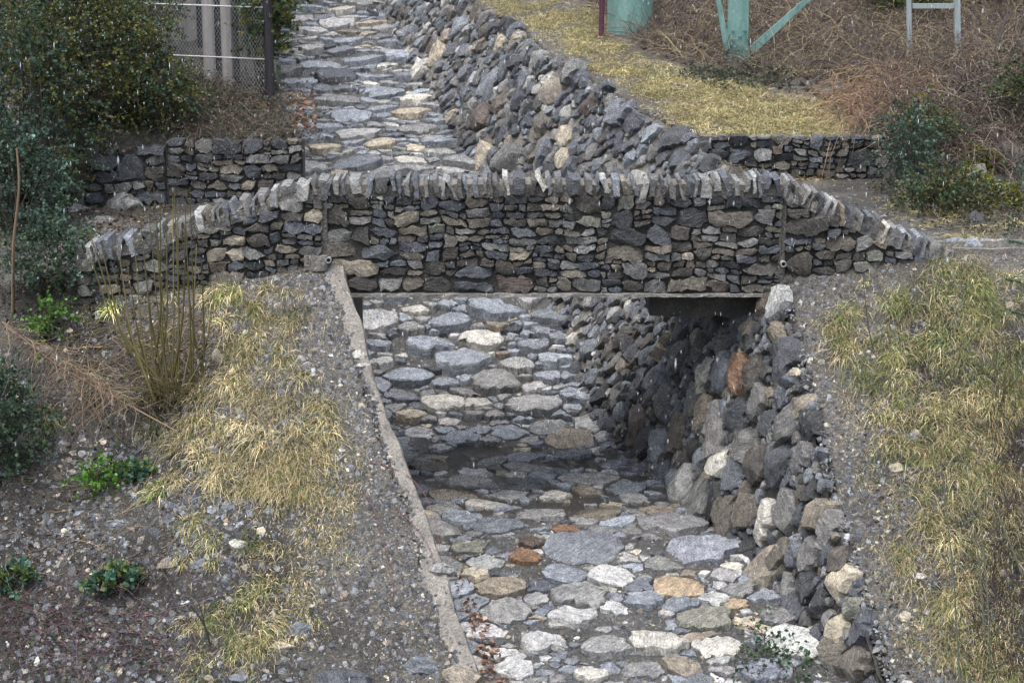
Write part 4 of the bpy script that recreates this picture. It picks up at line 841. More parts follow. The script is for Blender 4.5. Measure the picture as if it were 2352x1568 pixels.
def shrub(name, label, base, rx, ry, rz, sprigs, cols, leaf=.04, per=16, cat='shrub', group=None, hollow=.35, twig=(.05, .04, .03), sprig_len=.28, cz=None, leafmat=None):
    base = np.asarray(base, float); cz = rz * .95 if cz is None else cz
    root = empty(name, base, label, cat, group)
    d = unit(rng.normal(0, 1, (sprigs, 3))); rad = (hollow + (1 - hollow) * rng.random(sprigs)) ** .6
    lump = 1 + .28 * np.sin(d[:, 0] * 5 + base[0]) * np.cos(d[:, 2] * 6 + base[1]) + rng.normal(0, .08, sprigs)
    P = base + np.array([0, 0, cz]) + d * rad[:, None] * lump[:, None] * np.array([rx, ry, rz])
    gz = land(P[:, 0], P[:, 1]); P[:, 2] = np.maximum(P[:, 2], gz + .05)
    D = unit(d * np.array([1, 1, .6]) + np.array([0, -.2, .25]) + rng.normal(0, .45, (sprigs, 3)))
    sl = sprig_len * rng.uniform(.6, 1.3, sprigs); X = arcs(P, D, sl, .25, 4, .05)
    Gs = Geo(); tubes(Gs, X, taper(.0035, sprigs, 4), jitcol(twig, sprigs))
    m = max(10, sprigs // 22); ends = P[rng.choice(sprigs, m)]; t = np.linspace(0, 1, 8)[None, :, None]
    st = base + rng.normal(0, .08, (m, 3)) * [1, 1, 0]; mid = (st + ends) / 2 + rng.normal(0, .1, (m, 3)) - [0, 0, .0]
    XX = (1 - t) ** 2 * st[:, None] + 2 * t * (1 - t) * mid[:, None] + t ** 2 * ends[:, None]
    tubes(Gs, XX, taper(rng.uniform(.012, .028, m), m, 7, .2), jitcol(twig, m)); Gs.build('stems', M_TWIG, root, base, kind='stuff')
    G = Geo(); cl = np.array(cols); shade = cl[rng.integers(0, len(cl), sprigs)] * np.exp(rng.normal(0, .28, (sprigs, 1)))
    tt = rng.random((sprigs, per)); idx = tt * 4; i = np.minimum(idx.astype(int), 3); f = (idx - i)[..., None]; r_ = np.arange(sprigs)[:, None]
    Q = X[r_, i] * (1 - f) + X[r_, i + 1] * f
    A = D[:, None] * .7 + rng.normal(0, .75, (sprigs, per, 3)) + np.array([0, 0, .15])
    C = np.repeat(shade, per, 0) * np.exp(rng.normal(0, .15, (sprigs * per, 1)))
    leaves(G, Q.reshape(-1, 3), A.reshape(-1, 3), leaf * rng.uniform(.6, 1.3, sprigs * per), np.clip(C, .004, .5)); G.build('foliage', leafmat or M_LEAF, root, base)
    return root
DKG = [(.035, .07, .034), (.045, .08, .03), (.07, .1, .03), (.03, .06, .036), (.11, .115, .028), (.12, .115, .035), (.075, .065, .035)]
BLG = [(.045, .085, .062), (.065, .11, .08), (.038, .07, .042)]
OLG = [(.1, .11, .03), (.07, .085, .03), (.14, .13, .03)]
def at_(px, py, Y): return on_y(px, py, Y)
def foot(x, y): return (x, y, float(land(np.array(x), np.array(y))))
GR = 'evergreen shrubs beside the fence'
shrub('evergreen_shrub', 'tall blue green evergreen shrub at the upper edge beside the road', foot(-6.5, 4.5), .95, .8, 1.55, 1300, DKG + BLG, group=GR)
shrub('evergreen_shrub', 'broad dark evergreen shrub overhanging the pale boulders', foot(-5.75, 5.5), 1.2, .75, 1.0, 1150, DKG + OLG[:1], group=GR)
shrub('evergreen_shrub', 'yellowish evergreen shrub between the fence and the tall blue green one', foot(-6.1, 6.4), 1.05, .7, 1.3, 950, DKG + OLG, group=GR)
shrub('evergreen_shrub', 'dark low shrub on the bank above the old wall', foot(-4.95, 5.5), .5, .45, .45, 300, DKG + OLG[:1], group=GR)
shrub('evergreen_shrub', 'dark evergreen shrub filling the upper corner behind the others', foot(-6.9, 7.4), 1.6, .9, 1.6, 1400, DKG, group=GR)
shrub('evergreen_shrub', 'olive tinted evergreen shrub reaching towards the wire fence', foot(-5.75, 7.7), .95, .7, 1.2, 800, DKG + OLG + OLG, group=GR)
shrub('evergreen_shrub', 'blue green evergreen shrub low beside the old wall', foot(-6.5, 3.4), .75, .6, .75, 500, BLG, group=GR)
shrub('evergreen_shrub', 'small dark bush at the buried end of the long wing wall', foot(-5.25, .15), .36, .3, .36, 240, BLG + DKG[:2], group=GR, cz=.3)
shrub('evergreen_shrub', 'dark evergreen bush at the picture edge above the scree', foot(-5.75, -1.6), .65, .5, .75, 600, BLG + DKG[:2], group=GR, cz=.45)
shrub('evergreen_shrub', 'leafy green bush growing behind the wire fence', foot(-4.6, 9.6), 1.1, .6, 1.1, 450, BLG + [(.06, .11, .07)], leaf=.06, group=GR)
shrub('ivy', 'ivy cloaking the dark pole beside the paved channel', foot(-3.55, 6.6), .3, .3, .75, 230, [(.05, .09, .02), (.04, .075, .03), (.14, .13, .03)], leaf=.07, per=9, cat='ivy', cz=1.15, hollow=.2)
shrub('ivy', 'ivy bunch hanging over the channel at the top edge', foot(-3.9, 8.8), .62, .4, .5, 260, [(.05, .09, .025), (.035, .07, .03), (.09, .1, .03)], leaf=.075, per=9, cat='ivy', cz=.75, hollow=.2)
shrub('evergreen_shrub', 'dark evergreen behind the grey post frame', foot(7.4, 12.2), 1.9, .8, 1.2, 1200, DKG, leaf=.06, group='shrubs on the terrace')
shrub('evergreen_shrub', 'small bright green bush inside the grey post frame', foot(6.6, 11.2), .6, .5, .5, 260, [(.06, .1, .02), (.09, .12, .03)], leaf=.05, group='shrubs on the terrace')
shrub('leafy_shrub', 'blue green small-leaved shrub at the end of the terrace wall', foot(5.3, 4.4), .22, .25, .5, 230, BLG, leaf=.035, group='shrubs on the mossy slope', sprig_len=.42, hollow=.1)
shrub('leafy_shrub', 'dark spreading shrub covering the slope foot behind the short wing wall', foot(5.45, 2.7), .4, .3, .2, 260, DKG, leaf=.04, sprig_len=.45, hollow=.1, group='shrubs on the mossy slope', cz=.22)
shrub('leafy_shrub', 'olive shrub on the slope between the terrace wall and the moss', foot(5.75, 5.3), .35, .3, .3, 200, DKG + OLG, leaf=.04, sprig_len=.45, hollow=.1, group='shrubs on the mossy slope', cz=.3)
shrub('leafy_shrub', 'dark shrub at the right edge above the mossy boulders', foot(7.5, 5.9), .6, .5, .5, 450, DKG + [(.05, .04, .03)], leaf=.04, sprig_len=.45, hollow=.1, group='shrubs on the mossy slope')
shrub('leafy_shrub', 'dark green low shrub among the mossy boulders', foot(6.9, 2.2), .4, .3, .16, 160, DKG + BLG, leaf=.04, sprig_len=.45, hollow=.1, group='shrubs on the mossy slope')
shrub('leafy_shrub', 'blue green shrub at the right edge below the mossy boulders', foot(7.1, 2.9), .42, .4, .45, 340, BLG, leaf=.04, sprig_len=.45, hollow=.1, group='shrubs on the mossy slope')
MOSS = [(.13, .14, .01), (.1, .12, .012), (.18, .18, .015)]
for (px, py, rx_, rz_, lab) in [(2235, 425, .34, .26, 'largest cushion of bright yellow green moss on the shaded slope'), (2300, 455, .28, .2, 'moss patch nearest the right edge of the shaded slope'), (2165, 455, .26, .16, 'low moss patch nearest the end of the terrace wall'), (2255, 365, .26, .18, 'uppermost moss patch on the shaded slope')]:
    c = hit(px, py + 20, table, .5, 20); shrub('moss', lab, c, rx_, .2, rz_, 420, MOSS, leaf=.022, per=14, cat='moss', cz=.1, sprig_len=.07, group='moss on the shaded slope')
shrub('green_plant', 'bright green seedling bush below the wing wall end', foot(-5.25, -.35), .12, .1, .18, 60, [(.06, .15, .02), (.09, .19, .03)], leaf=.045, per=10, group='bright green plants')
shrub('green_plant', 'bright green sprig on the dark scree below the stems', foot(-4.4, -1.75), .17, .12, .12, 60, [(.06, .16, .02), (.1, .21, .03)], leaf=.045, per=10, group='bright green plants', cz=.1)
SP = [(.045, .1, .065), (.06, .13, .08), (.12, .16, .05)]
for (px, py, s, lab) in [(268, 1330, 1.0, 'large blue green spurge plant on the dark scree'), (30, 1320, .75, 'smaller blue green spurge plant at the picture edge'), (318, 1075, .5, 'small green spurge plant between scree and straw grass')]:
    shrub('spurge_plant', lab, hit(px, py + 20, land, -6, 3), .2 * s, .16 * s, .13 * s, int(70 * s), SP, leaf=.06, per=14, cat='plant', group='spurge plants', cz=.1 * s, sprig_len=.12)

# brambles, dry brush
def thicket(name, label, poly, n, L, droop, cols, rad, Dfn, leafn=0, leafcols=None, leafsize=.03, cat='bramble', seg=7, fn=land, kind=None, up=0.0, wig=.05):
    poly = np.asarray(poly, float); lo, hi = poly.min(0), poly.max(0); pts = []
    while len(pts) < n:
        px, py = rng.uniform(lo, hi)
        if in_poly(np.array(px), np.array(py), poly): pts.append(hit(px, py, table if fn is land else fn, -6, 26))
    P = np.array(pts); P[:, 2] += rng.random(n) * up; D = unit(Dfn(n)); X = arcs(P, D, L * rng.uniform(.5, 1.3, n), droop * rng.uniform(.5, 1.4, n), seg, wig)
    g = fn(X[..., 0], X[..., 1]) + .01; X[..., 2] = np.maximum(X[..., 2], g)
    G = Geo(); cl = np.array(cols); tubes(G, X, taper(rad * rng.uniform(.6, 1.4, n), n, seg, .3), cl[rng.integers(0, len(cl), n)] * np.exp(rng.normal(0, .25, (n, 1))))
    loc = P.mean(0)
    if kind: return G.build(name, M_TWIG, kind=kind, label=label, cat=cat)
    root = empty(name, loc, label, cat); G.build('stems', M_TWIG, root, loc, kind='stuff')
    if leafn:
        G = Geo(); i = rng.integers(0, n, leafn); j = rng.integers(1, seg + 1, leafn); lc = np.array(leafcols)
        leaves(G, X[i, j] + rng.normal(0, .02, (leafn, 3)), rng.normal(0, 1, (leafn, 3)), leafsize * rng.uniform(.6, 1.3, leafn), lc[rng.integers(0, len(lc), leafn)] * np.exp(rng.normal(0, .25, (leafn, 1))), .4)
        G.build('foliage', M_LEAF, root, loc)
    return root
BR = [(.14, .112, .083), (.095, .077, .06), (.22, .178, .125), (.06, .05, .042)]; PU = [(.075, .045, .045), (.1, .06, .058), (.055, .04, .038)]
dall = lambda n: np.c_[rng.normal(0, .8, n), rng.normal(-.3, .6, n), rng.uniform(.3, 1.2, n)]
thicket('bramble_thicket', 'brown bramble thicket on the slope between the fence and the old wall', [(380, 150), (560, 190), (660, 250), (690, 330), (500, 325), (390, 300)], 900, .7, .7, BR + PU, .004, dall, 5200, [(.06, .08, .03), (.04, .06, .03), (.12, .07, .04), (.05, .07, .05)], .035)
dbr = lambda n: np.c_[rng.normal(0, .35, n), rng.normal(-.1, .35, n), rng.uniform(.6, 1.2, n)]
thicket('dry_brush', 'brown leafless brush covering the terrace behind the pylon', [(1330, 0), (2352, 0), (2352, 200), (1950, 190), (1640, 170), (1480, 120)], 6500, .75, .45, BR + BR + PU + [(.32, .25, .13), (.28, .22, .12)], .0055, lambda n: np.c_[rng.normal(0, .8, n), rng.normal(-.1, .5, n), rng.uniform(.4, 1.1, n)], kind='stuff', cat='brush', up=.1)
thicket('dry_brush', 'tangled dark brush on the slope at the upper right edge', [(2000, 190), (2352, 130), (2352, 420), (2150, 380), (2000, 300)], 2000, .95, .7, PU + BR, .006, dall, kind='stuff', cat='brush', up=.2)
thicket('straw_heap', 'arching heap of dry straw coloured stems above the terrace wall end', [(1890, 230), (1990, 180), (2150, 170), (2170, 230), (2000, 260), (1950, 290)], 420, .85, .9, [(.36, .25, .13), (.28, .18, .1), (.22, .13, .08)], .004, lambda n: np.c_[rng.normal(-.1, .9, n), rng.normal(-.6, .3, n), rng.uniform(.2, .9, n)], cat='brush', up=.25)
thicket('straw_heap', 'brown heap of arching bramble canes beside the yellow grass', [(1900, 230), (2100, 210), (2140, 300), (2000, 330), (1920, 300)], 360, .95, 1.0, [(.2, .12, .08), (.14, .085, .06), (.25, .17, .1)], .0045, lambda n: np.c_[rng.normal(.2, .9, n), rng.normal(-.6, .4, n), rng.uniform(.2, 1.0, n)], cat='brush', up=.25)
thicket('low_bramble', 'dark green bramble runners at the foot of the pylon leg', [(1560, 160), (1800, 160), (1790, 210), (1620, 205)], 160, .5, .8, PU, .003, dall, 1500, [(.03, .05, .025), (.05, .07, .03)], .045)
thicket('bramble_thicket', 'purple bramble stems sprawling over the scree in the bottom corner', [(0, 1330), (300, 1360), (420, 1500), (430, 1568), (0, 1568)], 190, .9, .75, [(.1, .05, .07), (.13, .07, .085), (.07, .04, .05)], .004, lambda n: np.c_[rng.normal(.1, .8, n), rng.normal(-.2, .4, n), rng.uniform(.2, .8, n)], 1100, [(.05, .09, .03), (.035, .065, .03), (.1, .05, .03)], .035)
thicket('bramble_thicket', 'leafy bramble runners on the channel floor at the bottom edge', [(1700, 1450), (1800, 1430), (1880, 1480), (1900, 1568), (1660, 1568)], 60, .4, .9, [(.09, .04, .05), (.06, .03, .04)], .0035, dall, 420, [(.025, .06, .025), (.035, .075, .03)], .05, fn=lambda x, y: bed(y) + .05 + 0 * np.asarray(x))
thicket('dry_brush', 'dark leafless twiggy shrub along the right edge of the bank', [(2270, 880), (2352, 800), (2352, 1568), (2200, 1568), (2280, 1250)], 420, .7, .25, [(.05, .035, .035), (.07, .05, .045), (.04, .03, .03)], .0035, dbr, cat='brush')
thicket('scree_twigs', 'dead twigs strewn on the dark scree', [(0, 1100), (420, 1000), (420, 1330), (0, 1330)], 120, .5, .6, BR + [(.24, .16, .1)], .004, lambda n: np.c_[rng.normal(0, 1, n), rng.normal(-.4, .5, n), rng.uniform(-.1, .2, n)], kind='stuff', cat='twigs')
thicket('scree_twigs', 'dead twigs lying among the upright stems', [(130, 760), (480, 720), (470, 900), (200, 950)], 380, .5, .6, BR + [(.24, .16, .08), (.14, .12, .04)], .004, lambda n: np.c_[rng.normal(0, 1, n), rng.normal(-.4, .5, n), rng.uniform(-.1, .3, n)], kind='stuff', cat='twigs')

# leaf litter
def litter(label, poly, n, cols, size, fn=land):
    poly = np.asarray(poly, float); lo, hi = poly.min(0), poly.max(0); pts = []
    while len(pts) < n:
        px, py = rng.uniform(lo, hi)
        if in_poly(np.array(px), np.array(py), poly): pts.append(hit(px, py, table if fn is land else fn, -6, 22))
    P = np.array(pts); P[:, 2] += .012; G = Geo(); lc = np.array(cols)
    leaves(G, P, np.c_[rng.normal(0, 1, n), rng.normal(0, 1, n), rng.normal(.1, .25, n)], size * rng.uniform(.5, 1.4, n), lc[rng.integers(0, len(lc), n)] * np.exp(rng.normal(0, .3, (n, 1))), .38, .5)
    G.build('leaf_litter', M_LEAF, kind='stuff', label=label, cat='leaves')
LIT = [(.065, .048, .038), (.09, .066, .05), (.045, .036, .032), (.15, .105, .07)]
litter('dark wet leaf litter on the left scree', [(0, 940), (300, 900), (420, 950), (420, 1568), (0, 1568)], 2600, LIT, .05)
litter('brown leaf litter around the upright stems', [(130, 700), (480, 680), (480, 950), (200, 950)], 900, LIT + [(.2, .12, .07)], .05)
litter('dark leaf litter on the road behind the long wing wall', [(60, 480), (420, 470), (330, 545), (60, 560)], 700, LIT, .06)
litter('leaf litter on the slope under the evergreen shrubs', [(0, 560), (150, 600), (480, 650), (300, 740), (0, 760)], 900, LIT + [(.06, .05, .03)], .05)
thicket('low_bramble', 'brambles and dead stalks on the ground behind the short wing wall', [(1990, 430), (2352, 430), (2352, 545), (2190, 540)], 330, .45, .7, PU + BR + [(.3, .24, .13)], .004, dall, 2600, [(.03, .05, .025), (.05, .065, .03), (.08, .06, .035)], .04)
thicket('low_bramble', 'brambles and weeds under the evergreen shrubs along the road', [(0, 440), (150, 490), (110, 600), (0, 640)], 200, .45, .7, PU + BR, .004, dall, 2200, [(.03, .055, .025), (.05, .065, .03), (.03, .05, .035)], .04)
litter('brown dead leaves and stalks under the terrace brush', [(1360, 0), (2352, 0), (2352, 330), (2000, 330), (1900, 230), (1640, 170), (1480, 120)], 4200, LIT + [(.13, .1, .06), (.17, .13, .08)], .09)
litter('wet leaf litter among the grass of the right bank', [(1950, 900), (2352, 800), (2352, 1568), (2050, 1568)], 1900, LIT, .05)
litter('orange fallen leaves at the foot of the concrete wall', [(1040, 1260), (1080, 1350), (1180, 1568), (1120, 1568), (1030, 1290)], 160, [(.24, .13, .075), (.16, .085, .055), (.1, .06, .045), (.3, .19, .125)], .06, lambda x, y: bed(y) + .05 + 0 * np.asarray(x))
litter('fallen leaves at the edges of the upstream channel', [(650, 220), (720, 215), (730, 300), (670, 300)], 160, [(.28, .15, .09), (.2, .12, .08)], .07)

# ------------------------------------------------------------------ upright stems, dead branch, twigs
def stem_obj(parent, pts, r0, r1, col, name='stem', n=12):
    pts = np.array(pts, float); t = np.linspace(0, 1, n); s = np.linspace(0, 1, len(pts)); X = np.stack([np.interp(t, s, pts[:, i]) for i in range(3)], 1)
    X[1:-1] = (X[:-2] + X[1:-1] * 2 + X[2:]) / 4
    G = Geo(); tubes(G, X[None], np.linspace(r0, r1, n)[None], np.array([col])); return G.build(name, M_TWIG, parent, WL[parent.name], smooth=True)
c0 = hit(395, 915, land, -6, 2)
root = empty('coppiced_shrub', c0, 'clump of tall bare olive stems rising from a stump on the left bank', 'shrub')
tops = [(195, 520), (205, 580), (235, 560), (270, 545), (300, 520), (318, 470), (335, 455), (350, 430), (375, 440), (380, 470), (398, 450), (405, 430), (412, 455), (425, 470), (432, 440), (440, 430), (255, 610), (450, 560), (460, 600), (420, 530), (360, 560), (290, 600), (330, 620), (500, 640)]
for tx, ty in tops:
    e = on_y(tx + rng.normal(0, 4), ty, c0[1] - .05 + rng.normal(0, .18)); b_ = c0 + np.array([rng.normal(0, .13) + (tx - 390) / 1500, rng.normal(0, .08), .02])
    m = b_ * .62 + e * .38; m[0] += (e[0] - b_[0]) * .3; m2 = b_ * .3 + e * .7; m2[0] += (e[0] - b_[0]) * .14
    stem_obj(root, [b_, m, m2, e], rng.uniform(.012, .017), .005, np.array([.12, .105, .035]) * rng.uniform(.7, 1.3))
G = Geo(); k = 260; P = c0 + rng.normal(0, .17, (k, 3)) * [1, .6, .3]; tubes(G, arcs(P, unit(np.c_[rng.normal(0, .6, k), rng.normal(-.2, .4, k), rng.uniform(.2, 1, k)]), rng.uniform(.2, .6, k), .3, 5), taper(.005, k, 5), jitcol((.09, .075, .03), k)); G.build('side_shoots', M_TWIG, root, c0)
G = Geo(); V, F, _ = rock(np.c_[np.cos(np.arange(13) / 13 * 6.28) * .13, np.sin(np.arange(13) / 13 * 6.28) * .1], .08, .1, BOULDER, .2, 3, 0, .12); G.put(V + c0, F, (.03, .024, .018, .5)); G.build('stump', M_TWIG, root, c0)

b0 = hit(20, 735, land, -6, 3); b1 = hit(400, 985, land, -6, 2)
p0 = on_y(5, 740, -1.2); p1 = on_y(130, 840, -1.35); p2 = on_y(405, 990, -1.75)
root = empty('dead_branch', b1, 'fallen dead pine branch with brown twigs under the evergreen bush', 'branch')
stem_obj(root, [p0, p1, p2], .018, .01, (.2, .13, .08), 'branch')
k = 330; t_ = rng.random(k)[:, None]; P = p0 * (1 - t_) + p2 * t_; P = P[(t_[:, 0] < .75)]; k = len(P)
G = Geo(); tubes(G, arcs(P, unit(np.c_[rng.normal(.1, .7, k), rng.normal(-.1, .4, k), -rng.uniform(-.2, 1.1, k)]), rng.uniform(.15, .65, k), .3, 6, .16), taper(.003, k, 6), jitcol((.23, .165, .105), k, .4)); G.build('twigs', M_TWIG, root, b1)

def stick(name, label, pts, Y, r, col, cat='stick', group=None):
    P = [on_y(px, py, Y + dy) for px, py, dy in pts]; root = empty(name, P[0], label, cat, group); stem_obj(root, P, r, r * .55, col, 'stem'); return root
ds = stick('dead_sapling', 'bare dark forked stem standing at the bottom of the grass slope', [(497, 1600, 0), (488, 1500, 0), (470, 1430, 0), (438, 1390, 0)], -3.7, .016, (.03, .025, .022))
stem_obj(ds, [on_y(472, 1440, -3.7), on_y(462, 1400, -3.7), on_y(440, 1350, -3.68)], .008, .004, (.04, .033, .028), 'side_branch')
stick('dead_sapling', 'thin bent dark stem growing out of the gravel beside the bridge corner', [(2008, 810, 0), (1995, 760, -.02), (1988, 700, -.03), (1982, 640, -.02)], -.95, .008, (.06, .045, .04))
for i, (xb, yb, xt, yt) in enumerate([(2205, 1590, 2160, 1050), (2265, 1500, 2215, 1040), (2352, 1330, 2230, 1060), (2275, 1560, 2245, 1130)]):
    c = hit(xb, yb, land, -6, 2); e = on_y(xt, yt, c[1] + .05)
    root = empty('green_cane', c, ['tall grey green cane leaning over the dry grass, nearest the gravel', 'tall straight grey green cane behind the leaning one', 'long grey cane slanting out of the frame edge', 'short grey green cane between the taller ones'][i], 'cane', 'canes on the right bank'); stem_obj(root, [c, c * .5 + e * .5 + np.array([.03, 0, 0]), e], .013, .006, (.13, .145, .1))
for lab, pth in (('thin red bramble runner crossing the concrete wall into the channel', [(850, 1068), (905, 1085), (962, 1120), (1000, 1190), (1012, 1275)]), ('thin red bramble runner trailing straight down the middle of the gravel slope', [(820, 1110), (862, 1180), (885, 1270), (910, 1390)]), ('short red bramble runner beside the concrete wall', [(905, 1170), (950, 1215), (985, 1262), (1000, 1310)])):
    P = np.array([hit(px, py, table, -6, 2) for px, py in pth]); P[:, 2] += .03 + .03 * np.sin(np.arange(len(P)))
    root = empty('bramble_runner', P[0], lab, 'bramble', 'bramble runners on the gravel slope'); stem_obj(root, P, .006, .003, (.14, .05, .06))
tr = empty('sapling', hit(30, 720, land, -6, 3), 'slim leaning sapling trunk at the picture edge', 'sapling'); stem_obj(tr, [WL[tr.name], on_y(30, 560, -.4), on_y(45, 420, -.4), on_y(38, 340, -.4)], .024, .012, (.22, .15, .1), 'trunk')
for k, (px, py, lab) in enumerate([(2335, 560, 'uppermost young pine twig poking in at the right edge'), (2330, 650, 'middle pine twig at the right edge above the dry grass'), (2345, 725, 'lowest pine twig at the right edge')]):
    c = on_y(px + 60, py + 10, -2.6); e = on_y(px - 20, py - 8, -2.6); root = empty('pine_twig', c, lab, 'pine', 'pine twigs at the right edge'); stem_obj(root, [c, (c + e) / 2, e], .006, .003, (.08, .06, .04))
    q = 380; t_ = rng.random(q)[:, None] ** .7; P = c * (1 - t_) + e * t_; D = unit((e - c)[None] * 1.2 / np.linalg.norm(e - c) + rng.normal(0, .75, (q, 3))); G = Geo(); blades(G, P, D, rng.uniform(.06, .12, q), .0014, .1, jitcol((.035, .09, .05), q), 2); G.build('needles', M_LEAF, root, c)
# small pine of which the twigs are the tips stands just outside the frame

# ------------------------------------------------------------------ fence, poles, pylon legs
def pole(name, label, px, py_base, w, mat, Y=None, h=4.0, cat='pole', group=None, taper_=.9, lean=0, sides=16, surf=land):
    p = hit(px, py_base, table if surf is land else surf, 1, 26) if Y is None else on_y(px, py_base, Y)
    dep = (p[1] - CAM[1]) * cp + (p[2] - CAM[2]) * sp_; r = w / 2 * dep / FPX
    V = []; n = sides; lv = 8
    for k in range(lv + 1):
        z = -.25 + (h + .25) * k / lv; rr = r * (1 + (taper_ - 1) * k / lv) * (1 + rng.normal(0, .012))
        V += [(rr * math.cos(a) + lean * z, rr * math.sin(a), z) for a in np.arange(n) * 2 * math.pi / n]
    F = [(k * n + i, k * n + (i + 1) % n, (k + 1) * n + (i + 1) % n, (k + 1) * n + i) for k in range(lv) for i in range(n)] + [tuple(lv * n + i for i in range(n))]
    return add(name, mesh_np(name, np.array(V), F, None, R(40)), mat, None, p, label, cat, group)
pole('timber_pole', 'thick black timber pole with ivy at the corner of the wire fence', 622, 240, 21, M_WOODDK, h=4, lean=-.008)
PG = 'dark posts behind the wire fence'
for px, b, w, lab in ((461, 110, 15, 'leftmost dark post behind the wire fence'), (503, 175, 14, 'middle dark post behind the wire fence between pale pillars'), (546, 205, 14, 'dark post behind the wire fence nearest the black pole'), (1050 - 550, 40, 10, '')):
    if lab: pole('timber_post', lab, px, b, w, M_WOODDK, h=4, group=PG)
for px, b, w, lab in ((483, 185, 28, 'pale concrete pillar behind the fence, between two dark posts'), (526, 205, 28, 'pale concrete pillar behind the fence, nearest the black pole'), (435, 90, 44, 'broad pale concrete pillar half hidden by the green bush')):
    pole('concrete_pillar', lab, px, b, w, M_PALE, h=4, group='pale pillars behind the wire fence', sides=8, taper_=1.0)
f0 = WL['timber_pole']; fe = foot(-6.4, f0[1] + 1.2); root = empty('chain_link_fence', ((f0[0] + fe[0]) / 2, (f0[1] + fe[1]) / 2, f0[2]), 'chain link fence with two pale rails running from the black pole', 'fence')
def fence_pt(s, h): 
    x = f0[0] + (fe[0] - f0[0]) * s; y = f0[1] + .03 + (fe[1] - f0[1]) * s; return np.array([x, y, f0[2] + .15 + h])
for py in (137, 18):
    a = on_y(612, py, f0[1] + .03); hgt = a[2] - f0[2] - .15
    V, F = tube_mesh(fence_pt(.01, hgt), fence_pt(1, hgt), .011); add('rail', mesh_np('rail', V - WL[root.name], F), M_RAIL, root, WL[root.name])
G = Geo(); n = 85; s0 = np.linspace(-.35, 1, n); Hh = 2.1; Lf = np.linalg.norm(np.array(fe[:2]) - f0[:2])
for sg in (1, -1):
    X = []
    for s in s0:
        a_ = s if sg > 0 else s + Hh / Lf * .65; b_ = s + Hh / Lf * .65 if sg > 0 else s
        t0, t1 = np.clip((0 - a_) / (b_ - a_), 0, 1), np.clip((1 - a_) / (b_ - a_), 0, 1)
        lo_, hi_ = min(t0, t1), max(t0, t1); X.append([fence_pt(a_ + (b_ - a_) * (lo_ + (hi_ - lo_) * k), Hh * (lo_ + (hi_ - lo_) * k)) + np.array([0, .004 * sg, 0]) for k in (0, .5, 1)])
    tubes(G, np.array(X), np.full((n, 3), .0022), np.full((n, 3), .3))
G.build('wire_mesh', M_WIRE, root, WL[root.name])

# purple conduit and teal pylon feet
pole('conduit_pipe', 'purple plastic conduit rising beside the broad teal footing', 1381, 84, 13, M_PURPLE, h=3, cat='pipe', lean=.01)
pole('pylon_footing', 'broad round teal painted footing on the terrace', 1446, 72, 104, M_TEAL, h=3, cat='footing', taper_=1.0, sides=32)
pole('pylon_footing', 'broad round teal footing far back behind the grey post frame', 2222, 75, 60, M_TEAL, h=4, cat='footing', taper_=1.0, sides=32, Y=13.2)
c = hit(1690, 150, land, 2, 20); root = empty('steel_pylon', c, 'teal steel pylon leg with two diagonal braces and bolts', 'pylon')
def lpt(px, py, dy=0): return on_y(px, py, c[1] + dy)
def plate(name, quad, th, parent, mat=M_TEAL, dy=0):
    q = np.array([lpt(x, y, dy) for x, y in quad]); n = len(q); V = np.concatenate([q, q + np.array([0, th, 0])]); F = [tuple(range(n))[::-1], tuple(range(n, 2 * n))] + [(i, (i + 1) % n, n + (i + 1) % n, n + i) for i in range(n)]
    return add(name, mesh_np(name, V - WL[parent.name], F, None, None, False), mat, parent, WL[parent.name])
plate('leg', [(1661, 165), (1672, 60), (1677, -160), (1716, -160), (1713, 80), (1722, 120), (1724, 168)], .1, root)
plate('brace', [(1664, 118), (1634, -60), (1645, -60), (1677, 112)], .05, root, dy=-.06)
plate('brace', [(1722, 108), (1846, 0), (1935, -80), (1948, -72), (1855, 7), (1734, 122)], .05, root, dy=-.06)
plate('flange', [(1713, -160), (1722, -160), (1719, 90), (1713, 90)], .3, root, dy=-.002)
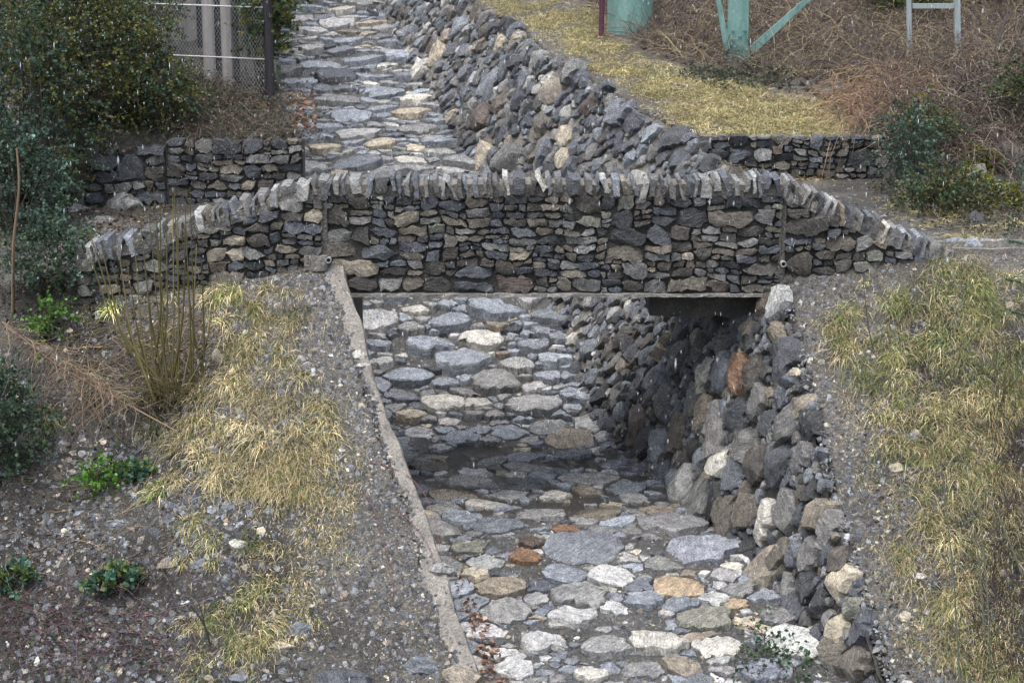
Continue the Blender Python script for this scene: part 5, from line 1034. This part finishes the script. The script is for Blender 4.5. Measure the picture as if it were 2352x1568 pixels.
for px, py in ((1684, 70), (1711, 70), (1700, 83), (1685, 92), (1680, 102)):
    q = lpt(px, py, -.03); V, F = tube_mesh(q, q + np.array([0, .06, 0]), .022, n=6); add('bolt', mesh_np('bolt', V - q, F, None, None, False), M_TEAL, root, q)
c = hit(2146, 130, land, 2, 20); root = empty('post_frame', c, 'weathered grey frame of two posts and a crossbar on the terrace', 'frame')
plate('post', [(2085, 140), (2082, -120), (2092, -120), (2095, 140)], .09, root, M_WOODGR); plate('post', [(2194, 175), (2192, -120), (2204, -120), (2208, 175)], .09, root, M_WOODGR)
plate('crossbar', [(2096, 9), (2192, 9), (2192, 20), (2096, 20)], .05, root, M_WOODGR, .02)
stick('leaning_stake', 'dark stake leaning in the brush at the upper edge', [(2285, 120, 0), (2318, 20, .05)], 8.6, .03, (.06, .055, .06))

# ------------------------------------------------------------------ falling sleet
n = 7500; G = Geo(); Y = rng.uniform(-11, 10, n); px = rng.uniform(-100, 2450, n); py = rng.uniform(-100, 1650, n)
P = np.c_[rng.uniform(-7, 7, n), Y, rng.uniform(-3, 6, n)]
gz = np.maximum(ground_z(P[:, 0], P[:, 1]), -9); m = (P[:, 2] > gz + .1) & ~((P[:, 1] > -.3) & (P[:, 1] < 4.7) & (P[:, 0] > -2.6) & (P[:, 0] < 3.2) & (P[:, 2] < 1.4)); P = P[m]; n = len(P)
o8 = np.array([[1, 0, 0], [0, 1, 0], [-1, 0, 0], [0, -1, 0], [0, 0, 1], [0, 0, -1.0]]); f8 = np.array([[0, 1, 4], [1, 2, 4], [2, 3, 4], [3, 0, 4], [1, 0, 5], [2, 1, 5], [3, 2, 5], [0, 3, 5]])
sz = .0015 * np.exp(rng.normal(0, .4, n)); V = P[:, None] + o8[None] * np.stack([sz, sz, sz * rng.uniform(6, 12, n)], 1)[:, None]
G.put(V.reshape(-1, 3), (f8[None] + (np.arange(n) * 6)[:, None, None]).reshape(-1, 3), (.75, .78, .8, 1)); G.build('sleet', M_GRASS, kind='stuff', label='wet snowflakes falling across the scene', cat='sleet')
